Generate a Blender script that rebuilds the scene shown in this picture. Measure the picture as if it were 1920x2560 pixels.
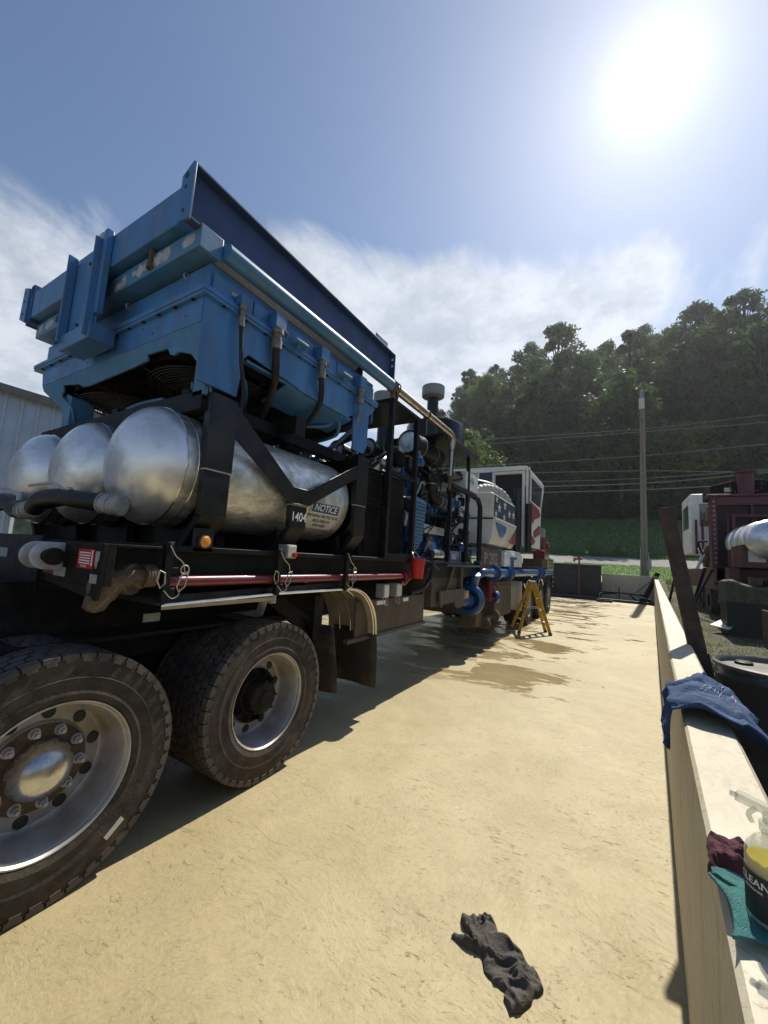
import bpy, bmesh, math, random
from mathutils import Vector, Matrix, noise
R = math.radians
for o in list(bpy.data.objects): bpy.data.objects.remove(o)
S = bpy.context.scene
COL = S.collection
# ------------------------------------------------------------------ camera
cd = bpy.data.cameras.new('camera'); cam = bpy.data.objects.new('camera', cd); COL.objects.link(cam); S.camera = cam
cd.sensor_fit = 'VERTICAL'; cd.sensor_height = 36; cd.sensor_width = 27; cd.lens = 985 / 2560 * 36
cd.clip_start = .05; cd.clip_end = 2000
RR = ((.85958546, .00896647, -.51091333), (.50767613, -.12870485, .85188028), (.05811866, .99164241, .11518488))
cam.matrix_world = Matrix([[RR[i][0], RR[i][1], -RR[i][2], (0, 0, 1.7)[i]] for i in range(3)] + [[0, 0, 0, 1]])
S.render.resolution_x = 768; S.render.resolution_y = 1024
# ------------------------------------------------------------------ light
SAZ, SEL = R(4.6), R(49.8)
SD = Vector((math.sin(SAZ) * math.cos(SEL), math.cos(SAZ) * math.cos(SEL), math.sin(SEL)))
ld = bpy.data.lights.new('sun', 'SUN'); ld.energy = 4.6; ld.angle = R(.53); ld.color = (1, .94, .82)
sun = bpy.data.objects.new('sun', ld); COL.objects.link(sun)
sun.rotation_euler = SD.to_track_quat('Z', 'Y').to_euler(); sun.location = (5, 40, 60)
S.view_settings.view_transform = 'Standard'; S.view_settings.look = 'None'
S.view_settings.exposure = 0.3; S.view_settings.gamma = 1
S.render.engine = 'CYCLES'

class NT:
    "tiny node-tree helper"
    def __init__(s, tree): s.t = tree; s.n = tree.nodes; s.l = tree.links
    def new(s, typ, **kw):
        nd = s.n.new(typ)
        for k, v in kw.items():
            if k in nd.inputs.keys() if isinstance(k, str) else False: pass
            setattr(nd, k, v)
        return nd
    def put(s, nd, key, v):
        if hasattr(v, 'is_linked') or hasattr(v, 'links'): s.l.new(v, nd.inputs[key])
        else: nd.inputs[key].default_value = v
    def math(s, op, a, b=0., clamp=False):
        m = s.n.new('ShaderNodeMath'); m.operation = op; m.use_clamp = clamp
        s.put(m, 0, a); s.put(m, 1, b); return m.outputs[0]
    def mix(s, f, a, b, blend='MIX'):
        m = s.n.new('ShaderNodeMix'); m.data_type = 'RGBA'; m.blend_type = blend
        s.put(m, 0, f); s.put(m, 6, a); s.put(m, 7, b); return m.outputs[2]
    def noise(s, vec, scale, detail=5, rough=.55, dist=0):
        m = s.n.new('ShaderNodeTexNoise'); s.l.new(vec, m.inputs['Vector'])
        m.inputs['Scale'].default_value = scale; m.inputs['Detail'].default_value = detail
        m.inputs['Roughness'].default_value = rough; m.inputs['Distortion'].default_value = dist
        return m.outputs[0]
    def ramp(s, v, a, b, smooth=True):
        m = s.n.new('ShaderNodeMapRange'); m.interpolation_type = 'SMOOTHSTEP' if smooth else 'LINEAR'
        s.put(m, 0, v); m.inputs[1].default_value = a; m.inputs[2].default_value = b; return m.outputs[0]
    def scale(s, vec, sc, rot=(0, 0, 0)):
        m = s.n.new('ShaderNodeMapping'); s.l.new(vec, m.inputs[0]); m.inputs['Scale'].default_value = sc
        m.inputs['Rotation'].default_value = rot; return m.outputs[0]

def c4(c): return (c[0], c[1], c[2], 1)
W = bpy.data.worlds.new('World'); S.world = W; W.use_nodes = True
w = NT(W.node_tree); W.node_tree.nodes.clear()
tc = w.new('ShaderNodeTexCoord').outputs['Generated']
sky = w.new('ShaderNodeTexSky'); sky.sky_type = 'NISHITA'; sky.sun_disc = False
sky.sun_elevation = SEL; sky.sun_rotation = SAZ; sky.air_density = 1.0; sky.dust_density = .25; sky.ozone_density = 2.2
def wdot(d):
    m = w.new('ShaderNodeVectorMath'); m.operation = 'DOT_PRODUCT'; w.l.new(tc, m.inputs[0]); m.inputs[1].default_value = Vector(d).normalized(); return m.outputs['Value']
sep = w.new('ShaderNodeSeparateXYZ'); w.l.new(tc, sep.inputs[0])
zz = w.math('MAXIMUM', sep.outputs[2], .0)
den = w.math('ADD', zz, .22)
cmb = w.new('ShaderNodeCombineXYZ'); w.l.new(w.math('DIVIDE', sep.outputs[0], den), cmb.inputs[0]); w.l.new(w.math('DIVIDE', sep.outputs[1], den), cmb.inputs[1])
cv = w.scale(cmb.outputs[0], (1, .8, 1), (0, 0, R(25)))
n1 = w.noise(cv, 1.5, 9, .62, .7)
n2 = w.noise(w.scale(cmb.outputs[0], (1.5, .7, 1), (0, 0, R(-20))), 3.4, 7, .6, .4)
nn = w.math('ADD', w.math('MULTIPLY', n1, .7), w.math('MULTIPLY', n2, .3))
# bank of cloud low over the hills, thinning upwards
low = w.math('SUBTRACT', 1.0, w.ramp(sep.outputs[2], .30, .60))
def blobm(d, a, b): return w.ramp(wdot(d), a, b)
blob1 = blobm((-.555, .583, .56), .972, .998); blob2 = blobm((-.90, .24, .36), .94, .995); blob3 = blobm((-.10, .80, .57), .968, .998); blob4 = blobm((-.33, .80, .48), .955, .995); blob5 = blobm((.13, .87, .47), .975, .998)
hi = w.ramp(sep.outputs[2], .56, .70)
blobs = w.math('ADD', w.math('ADD', w.math('ADD', blob1, blob2), w.math('ADD', blob3, blob4)), w.math('MULTIPLY', blob5, .25), True)
cover = w.math('SUBTRACT', w.math('ADD', w.math('MULTIPLY', low, .085), w.math('MULTIPLY', blobs, .25)), w.math('MULTIPLY', hi, .22))
cl = w.ramp(w.math('ADD', nn, cover), .55, .74)
lp = w.new('ShaderNodeVectorMath')
skyc = w.new('ShaderNodeVectorMath'); skyc.operation = 'SCALE'; w.l.new(sky.outputs[0], skyc.inputs[0]); skyc.inputs['Scale'].default_value = 1.0
shade = w.ramp(w.noise(cmb.outputs[0], 3.4, 8, .66), .38, .66)
ccol = w.mix(shade, (7.4, 7.7, 8.1, 1), (4.6, 5.0, 5.6, 1))
base = w.mix(w.math('MULTIPLY', cl, .80), skyc.outputs[0], ccol)
sd = wdot(SD)
ang = w.math('ARCCOSINE', w.math('MINIMUM', sd, .99999))
g1 = w.math('MULTIPLY', w.math('EXPONENT', w.math('DIVIDE', ang, -R(1.9))), 10.)
g2 = w.math('MULTIPLY', w.math('EXPONENT', w.math('DIVIDE', ang, -R(13))), 2.3)
gl = w.mix(1., base, (0, 0, 0, 1), 'ADD')
gcol = w.new('ShaderNodeVectorMath'); gcol.operation = 'SCALE'; gcol.inputs[0].default_value = (.92, .97, 1.0); w.l.new(w.math('ADD', g1, g2), gcol.inputs['Scale'])
tot = w.new('ShaderNodeVectorMath'); tot.operation = 'ADD'; w.l.new(base, tot.inputs[0]); w.l.new(gcol.outputs[0], tot.inputs[1])
bg = w.new('ShaderNodeBackground'); w.l.new(tot.outputs[0], bg.inputs[0]); bg.inputs[1].default_value = .096
wo = w.new('ShaderNodeOutputWorld'); w.l.new(bg.outputs[0], wo.inputs[0])

# ------------------------------------------------------------------ materials
def mat(name, col, rough=.5, metal=0., var=.18, vs=5., bump=.05, bs=40., dirt=None, stretch=(1, 1, 1), coat=0., rvar=.12, chips=None, trans=0., alpha=None, ior=None, spec=.5):
    """procedural principled material.  dirt=(colour, amount, scale); chips=(colour, threshold, scale)"""
    m = bpy.data.materials.new(name); m.use_nodes = True; t = NT(m.node_tree); t.n.clear()
    out = t.new('ShaderNodeOutputMaterial'); b = t.new('ShaderNodeBsdfPrincipled'); t.l.new(b.outputs[0], out.inputs[0])
    co = t.new('ShaderNodeTexCoord').outputs['Object']; cs = t.scale(co, stretch)
    n = t.noise(cs, vs, 6, .6)
    d = t.mix(t.ramp(n, .3, .7), c4([x * (1 - var) for x in col]), c4([min(1, x * (1 + var)) for x in col]))
    if dirt:
        dn = t.noise(cs, dirt[2], 8, .65, .4)
        d = t.mix(t.math('MULTIPLY', t.ramp(dn, .42, .68), dirt[1]), d, c4(dirt[0]))
    if chips:
        cn = t.noise(co, chips[2], 4, .7, .3); cm = t.ramp(cn, chips[1], chips[1] + .02)
        d = t.mix(cm, d, c4(chips[0]))
    t.l.new(d, b.inputs['Base Color'])
    r = t.math('ADD', t.math('MULTIPLY', t.noise(cs, vs * 2.3, 5), rvar * 2), rough - rvar, True)
    t.l.new(r, b.inputs['Roughness']); b.inputs['Metallic'].default_value = metal
    b.inputs['Coat Weight'].default_value = coat; b.inputs['Specular IOR Level'].default_value = spec
    if trans: b.inputs['Transmission Weight'].default_value = trans
    if ior: b.inputs['IOR'].default_value = ior
    if bump:
        bp = t.new('ShaderNodeBump'); bp.inputs['Strength'].default_value = min(1, bump * 4); bp.inputs['Distance'].default_value = .01 * (bump * 10)
        t.l.new(t.noise(cs, bs, 6, .6), bp.inputs['Height']); t.l.new(bp.outputs[0], b.inputs['Normal'])
    return m

def concrete(name, col, dark, wetness=False, streak=False):
    m = bpy.data.materials.new(name); m.use_nodes = True; t = NT(m.node_tree); t.n.clear()
    out = t.new('ShaderNodeOutputMaterial'); b = t.new('ShaderNodeBsdfPrincipled'); t.l.new(b.outputs[0], out.inputs[0])
    co = t.new('ShaderNodeTexCoord').outputs['Object']
    big = t.ramp(t.noise(co, .55, 5, .6, .6), .35, .68); mid = t.ramp(t.noise(co, 3.2, 8, .65, .8), .38, .66); fine = t.noise(co, 60, 5, .7)
    d = t.mix(big, c4(col), c4([col[0] * .80, col[1] * .78, col[2] * .70])); d = t.mix(t.math('MULTIPLY', mid, .38), d, c4(dark))
    wp = t.new('ShaderNodeVectorMath'); wp.operation = 'ADD'; nz = t.new('ShaderNodeTexNoise'); nz.inputs['Scale'].default_value = .9; nz.inputs['Detail'].default_value = 3; t.l.new(co, nz.inputs['Vector'])
    sc2 = t.new('ShaderNodeVectorMath'); sc2.operation = 'SCALE'; sc2.inputs['Scale'].default_value = .55; t.l.new(nz.outputs[1], sc2.inputs[0]); t.l.new(co, wp.inputs[0]); t.l.new(sc2.outputs[0], wp.inputs[1]); cw = wp.outputs[0]
    tr = t.noise(t.scale(cw, (4.5, 8.5, 1), (0, 0, R(38))), 3.6, 9, .74, .5)      # trowel and broom strokes that swing about
    tr2 = t.noise(t.scale(cw, (9, 5.5, 1), (0, 0, R(-8))), 4.6, 8, .74, .7)
    msk = t.ramp(t.noise(co, 1.3, 4, .6, .5), .38, .62)
    sw = t.mix(msk, tr, tr2)
    swr = t.new('ShaderNodeSeparateColor'); t.l.new(sw, swr.inputs[0]); sw = swr.outputs[0]
    d = t.mix(t.math('MULTIPLY', t.ramp(sw, .48, .66), .40), d, c4([x * .78 for x in dark]))
    pit = t.math('MULTIPLY', t.ramp(t.noise(t.scale(cw, (1, 2.2, 1), (0, 0, .6)), 15, 6, .80, 1.0), .575, .68), t.ramp(t.noise(co, 2.1, 4, .6), .36, .58))
    d = t.mix(t.math('MULTIPLY', pit, .42), d, c4([x * .40 for x in dark]))
    grit = t.ramp(t.noise(t.scale(cw, (1, 1.5, 1), (0, 0, .9)), 62, 4, .7), .60, .72); d = t.mix(t.math('MULTIPLY', grit, .28), d, c4([x * .5 for x in dark]))
    crk = t.math('MULTIPLY', t.ramp(t.noise(t.scale(cw, (.55, 5.5, 1), (0, 0, R(33))), 2.3, 6, .62, .6), .675, .72), .28)
    d = t.mix(crk, d, c4([x * .45 for x in dark]))
    d = t.mix(t.math('MULTIPLY', t.ramp(fine, .35, .75), .25), d, c4([min(1, x * 1.25) for x in col]))
    if streak:
        stn = t.noise(t.scale(co, (7, 2.2, 24)), 1.7, 8, .75, .8); stn2 = t.noise(t.scale(co, (9, 9, 1.2)), 2.2, 5, .7, .4)
        geo = t.new('ShaderNodeNewGeometry'); sg = t.new('ShaderNodeSeparateXYZ'); t.l.new(geo.outputs['Normal'], sg.inputs[0])
        side = t.ramp(t.math('ABSOLUTE', sg.outputs[2]), .75, .35)
        d = t.mix(t.math('MULTIPLY', side, .25), d, (.50, .43, .29, 1))
        d = t.mix(t.math('MULTIPLY', t.math('MULTIPLY', t.ramp(t.math('ADD', t.math('MULTIPLY', stn, .6), t.math('MULTIPLY', stn2, .4)), .50, .60), side), .62), d, (.21, .17, .105, 1))
    rough = .50; rr = t.math('ADD', t.math('MULTIPLY', fine, .25), rough - .1)
    if wetness:
        sp = t.new('ShaderNodeSeparateXYZ'); t.l.new(co, sp.inputs[0])
        wm = t.noise(t.scale(co, (.42, .8, 1), (0, 0, R(-9))), 1.5, 9, .70, .7)
        zone = t.math('MULTIPLY', t.ramp(sp.outputs[1], 4.9, 6.2), 1.0)
        near = t.ramp(sp.outputs[0], .4, -1.6)
        st = t.math('ADD', wm, t.math('MULTIPLY', t.math('MULTIPLY', zone, near), .115))
        wet = t.math('MULTIPLY', t.ramp(st, .60, .635), zone)
        under = t.ramp(sp.outputs[0], -2.2, -3.4)
        wet = t.math('MAXIMUM', wet, t.math('MULTIPLY', t.ramp(wm, .42, .6), t.math('MULTIPLY', under, .8)))
        d = t.mix(t.math('MULTIPLY', wet, .40), d, (.23, .165, .075, 1))
        rr = t.math('SUBTRACT', rr, t.math('MULTIPLY', wet, .42), True)
    t.l.new(d, b.inputs['Base Color']); t.l.new(rr, b.inputs['Roughness'])
    h = t.math('ADD', t.math('MULTIPLY', sw, .8), t.math('MULTIPLY', t.noise(co, 28, 6, .7, .4), .35))
    h = t.math('ADD', h, t.math('MULTIPLY', t.math('ADD', pit, crk), -.30))
    if streak: h = t.math('ADD', t.math('MULTIPLY', h, .5), t.math('MULTIPLY', t.math('MULTIPLY', stn, side), 1.4))
    bp = t.new('ShaderNodeBump'); bp.inputs['Strength'].default_value = .7; bp.inputs['Distance'].default_value = .011
    t.l.new(h, bp.inputs['Height']); t.l.new(bp.outputs[0], b.inputs['Normal'])
    return m

BLUE = (.040, .160, .385)
M = dict(
 floor=concrete('pad concrete', (.465, .385, .215), (.30, .24, .12), True),
 wallc=concrete('wall concrete', (.62, .56, .43), (.46, .40, .28), streak=True),
 blue=mat('sky blue machine paint', BLUE, .45, 0, .24, 2.2, .03, 9, dirt=((.095, .14, .20), .55, 3.2), chips=((.06, .035, .02), .705, 22), stretch=(2.6, 2.6, .7), coat=.1),
 blue2=mat('lighter blue paint', (.055, .195, .385), .45, 0, .22, 4, .03, 12, dirt=((.11, .13, .15), .55, 4), chips=((.05, .03, .02), .72, 22)),
 navy=mat('dark blue rail paint', (.026, .055, .145), .55, 0, .2, 4, .03, 20, dirt=((.05, .06, .08), .3, 6)),
 bare=mat('bare worn metal', (.42, .42, .44), .55, .15, .2, 12, .03, 40, dirt=((.24, .20, .17), .4, 14)),
 black=mat('black machine paint', (.0065, .007, .009), .5, 0, .4, 6, .05, 30, dirt=((.030, .026, .020), .4, 5), spec=.22),
 gloss=mat('gloss black paint', (.008, .008, .010), .32, 0, .3, 6, .02, 20, dirt=((.028, .025, .022), .45, 6), spec=.35, rvar=.1),
 dark=mat('grimy dark steel', (.011, .010, .009), .75, 0, .5, 8, .1, 30, dirt=((.040, .030, .021), .5, 7), spec=.2),
 alum=mat('brushed tank aluminium', (.82, .82, .83), .36, .75, .12, 3, .03, 26, dirt=((.26, .25, .23), .5, 3.0), stretch=(1, 1, 1), rvar=.1),
 alum2=mat('scratched tank shell aluminium', (.76, .75, .72), .42, .75, .22, 7, .13, 12, dirt=((.30, .26, .20), .7, 3), stretch=(5, 1.2, 1)),
 rim=mat('wheel aluminium', (.43, .42, .41), .48, .5, .18, 6, .03, 40, dirt=((.33, .25, .15), .8, 4), chips=((.12, .09, .06), .72, 30)),
 chrome=mat('chrome', (.62, .62, .62), .27, .95, .12, 6, .01, 20, rvar=.1, dirt=((.30, .26, .20), .6, 7)),
 bright=mat('polished fender aluminium', (.72, .70, .66), .2, 1, .1, 6, .01, 30),
 fendin=mat('dusty fender underside', (.42, .36, .26), .55, .3, .2, 5, .05, 30, dirt=((.24, .19, .12), .5, 5)),
 tube=mat('silver coolant tube', (.50, .44, .35), .3, 1, .2, 6, .02, 20, dirt=((.25, .15, .08), .5, 6)),
 rubber=mat('tyre rubber', (.055, .048, .043), .6, 0, .3, 9, .08, 60, dirt=((.105, .083, .060), .6, 4)),
 side=mat('dusty tyre sidewall', (.048, .040, .032), .85, 0, .3, 14, .12, 60, dirt=((.105, .088, .068), .65, 5), spec=.25),
 hose=mat('black hose rubber', (.011, .011, .013), .5, 0, .3, 20, .05, 60, dirt=((.035, .030, .028), .35, 8), spec=.35),
 fitting=mat('dirty crimped fitting', (.19, .18, .165), .5, .3, .25, 20, .05, 40, dirt=((.09, .07, .05), .6, 18)),
 pvc=mat('grey pipe fitting', (.36, .36, .35), .5, 0, .2, 12, .03, 40, dirt=((.16, .13, .1), .5, 14)),
 rust=mat('rusty cast steel', (.13, .09, .055), .85, .1, .35, 12, .2, 30, dirt=((.07, .04, .025), .6, 10)),
 pipered=mat('dark red pipe paint', (.17, .012, .018), .35, 0, .2, 10, .03, 30, dirt=((.05, .02, .02), .4, 12), coat=.3),
 red=mat('red plastic', (.48, .02, .018), .4, 0, .1, 8, .02, 20),
 redsign=mat('red sticker', (.45, .012, .02), .45, 0, .08, 8, 0),
 white=mat('white enamel', (.70, .70, .67), .4, 0, .06, 4, .01, 20, dirt=((.42, .37, .26), .35, 3), rvar=.08),
 tankw=mat('white poly tank', (.66, .66, .62), .45, 0, .06, 3, .01, 10, dirt=((.45, .36, .18), .5, 2.2)),
 letter=mat('white lettering', (.78, .78, .78), .5, 0, .03, 4, 0),
 signw=mat('sign white', (.62, .60, .52), .5, 0, .08, 9, 0, dirt=((.4, .35, .25), .4, 9)),
 flagb=mat('faded navy flag paint', (.016, .035, .075), .5, 0, .15, 9, 0),
 flagr=mat('faded red flag paint', (.21, .022, .03), .5, 0, .15, 9, 0),
 signb=mat('sign blue', (.012, .06, .17), .45, 0, .08, 9, 0),
 ink_shade=mat('black ink', (.02, .02, .02), .6, 0, .1, 9, 0),  # print and plain black; also stands in for shade in grooves and holes
 greybox=mat('grey plastic box', (.26, .26, .25), .5, 0, .1, 8, .02),
 amber=mat('amber lens', (.85, .28, .02), .2, 0, .12, 40, .1, 120, coat=.5),
 zinc=mat('zinc wire', (.5, .45, .34), .35, .8, .15, 20, 0),
 fan=mat('fan guard wire', (.05, .05, .05), .5, .3, .3, 10, 0, dirt=((.10, .07, .05), .5, 8)),
 void=mat('dark louvre', (.012, .012, .012), .8, 0, .3, 5, 0),
 eng=mat('engine blue paint', (.010, .115, .30), .3, 0, .25, 8, .08, 14, dirt=((.02, .03, .05), .6, 8), coat=.4),
 pipeb=mat('blue pipe paint', (.014, .075, .24), .34, 0, .15, 8, .02, 14, dirt=((.03, .04, .06), .4, 6), coat=.5),
 mud=mat('worn rubber flap', (.030, .026, .022), .75, 0, .3, 3, .1, 20, dirt=((.13, .10, .065), .75, 1.6)),
 skirt=mat('brown dusty panel', (.095, .072, .05), .7, 0, .15, 3, .03, 20, dirt=((.05, .038, .028), .6, 4)),
 yellow=mat('fibreglass ladder yellow', (.62, .36, .02), .5, 0, .2, 12, .03, 30, dirt=((.18, .10, .03), .6, 14)),
 bldg=mat('pale blue-grey sheet steel', (.29, .38, .53), .5, .1, .08, 2, .02, 10, dirt=((.26, .30, .36), .4, 1.5)),
 trim=mat('dark roof trim', (.07, .075, .08), .6, 0, .2, 4, .02),
 frame=mat('white window frame', (.75, .76, .78), .5, 0, .05, 4, 0),
 glass=mat('window glass', (.10, .14, .12), .1, 0, .3, 3, 0),
 cglass=mat('cab glass', (.09, .10, .11), .08, 0, .4, 2, 0, coat=.5),
 wood=mat('weathered pole wood', (.24, .20, .155), .85, 0, .3, 4, .3, 10, stretch=(6, 6, .5), dirt=((.06, .05, .04), .5, 3)),
 wire=mat('overhead wire', (.30, .31, .32), .5, .3, .1, 2, 0),
 maroon=mat('maroon truck paint', (.095, .016, .026), .45, 0, .25, 5, .03, 20, dirt=((.04, .02, .02), .5, 5)),
 steelpl=mat('brown rusted channel steel', (.085, .052, .034), .75, .2, .3, 7, .12, 30, dirt=((.025, .018, .015), .6, 5)),
 drum=mat('black drum paint', (.018, .019, .022), .4, 0, .3, 6, .02, 20, dirt=((.07, .06, .05), .35, 4), coat=.2),
 drumlid=mat('dusty drum lid', (.075, .068, .06), .5, 0, .3, 5, .05, 30, dirt=((.20, .17, .13), .7, 4)),
 sump=mat('dark wet tank steel', (.012, .013, .016), .55, 0, .3, 3, .04, 20, dirt=((.05, .04, .035), .5, 4)),
 camo=mat('olive canvas', (.085, .082, .05), .85, 0, .25, 6, .05, 60),
 shirt=mat('navy cotton', (.028, .065, .155), .85, 0, .22, 10, .12, 90),
 shirtin=mat('dark cotton', (.012, .022, .045), .9, 0, .2, 10, .12, 90),
 grag=mat('charcoal cotton', (.085, .078, .068), .9, 0, .25, 18, .15, 160),
 mrag=mat('burgundy cotton', (.070, .012, .022), .85, 0, .25, 30, .12, 200),
 teal=mat('teal microfibre', (.14, .46, .45), .95, 0, .2, 60, .4, 420),
 dirtg=mat('gravel and dirt', (.13, .105, .075), .95, 0, .4, 9, .5, 22, dirt=((.05, .07, .025), .6, 3)),
 road=mat('gravel road', (.24, .235, .225), .95, 0, .2, 3, .3, 14, dirt=((.15, .14, .12), .6, 2)),
 lawn=mat('grass ground', (.10, .205, .045), .95, 0, .35, 2.2, .7, 9, dirt=((.16, .25, .055), .6, .9)),
 hillm=mat('forest floor', (.022, .035, .012), .95, 0, .4, .5, .5, 2),
 blade=mat('grass blades', (.085, .15, .025), .8, 0, .4, 3, 0),
 trunk=mat('bark', (.055, .045, .035), .9, 0, .3, 6, .2, 20),
 teeth=mat('yellow reflective plate', (.5, .55, .25), .5, 0, .2, 30, 0),
)
def leafmat(name, c, tr=.35):
    m = bpy.data.materials.new(name); m.use_nodes = True; t = NT(m.node_tree); t.n.clear()
    out = t.new('ShaderNodeOutputMaterial'); ob = t.new('ShaderNodeObjectInfo'); geo = t.new('ShaderNodeNewGeometry')
    co = t.new('ShaderNodeTexCoord').outputs['Object']
    v = t.ramp(t.noise(co, .35, 3), .35, .65)
    v2 = t.math('ADD', t.math('MULTIPLY', v, .5), t.math('MULTIPLY', geo.outputs['Random Per Island'], .5))
    a = t.mix(v2, c4([x * .6 for x in c]), c4([c[0] * 1.5, c[1] * 1.35, c[2] * 1.2]))
    a = t.mix(t.math('MULTIPLY', ob.outputs['Random'], .45), a, (.072, .095, .034, 1))
    d = t.new('ShaderNodeBsdfPrincipled'); t.l.new(a, d.inputs['Base Color']); d.inputs['Roughness'].default_value = .6
    tl = t.new('ShaderNodeBsdfTranslucent'); t.l.new(t.mix(.5, a, (.15, .25, .065, 1)), tl.inputs[0])
    mx = t.new('ShaderNodeMixShader'); mx.inputs[0].default_value = tr; t.l.new(d.outputs[0], mx.inputs[1]); t.l.new(tl.outputs[0], mx.inputs[2]); t.l.new(mx.outputs[0], out.inputs[0])
    return m
M['leaf'] = leafmat('broad leaves', (.044, .092, .042), .40); M['leaf2'] = leafmat('yellow-green leaves', (.105, .155, .040), .45); M['leaf3'] = leafmat('dark leaves', (.032, .068, .038), .36)
def clearmat(name, col, rough=.05, mixv=.3):
    m = bpy.data.materials.new(name); m.use_nodes = True; t = NT(m.node_tree); t.n.clear()
    out = t.new('ShaderNodeOutputMaterial'); g = t.new('ShaderNodeBsdfPrincipled'); g.inputs['Base Color'].default_value = c4(col); g.inputs['Roughness'].default_value = rough
    tb = t.new('ShaderNodeBsdfTransparent'); tb.inputs[0].default_value = c4([min(1, .5 + x * .5) for x in col])
    co = t.new('ShaderNodeTexCoord').outputs['Object']; k = t.math('ADD', t.math('MULTIPLY', t.noise(co, 40, 3), .2), 1 - mixv - .1)
    mx = t.new('ShaderNodeMixShader'); t.l.new(k, mx.inputs[0]); t.l.new(tb.outputs[0], mx.inputs[1]); t.l.new(g.outputs[0], mx.inputs[2]); t.l.new(mx.outputs[0], out.inputs[0])
    return m
M['clear'] = clearmat('cloudy clear plastic', (.75, .76, .68), .15, .68); M['liquid'] = clearmat('yellow cleaner', (.80, .62, .01), .1, .12)

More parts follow.
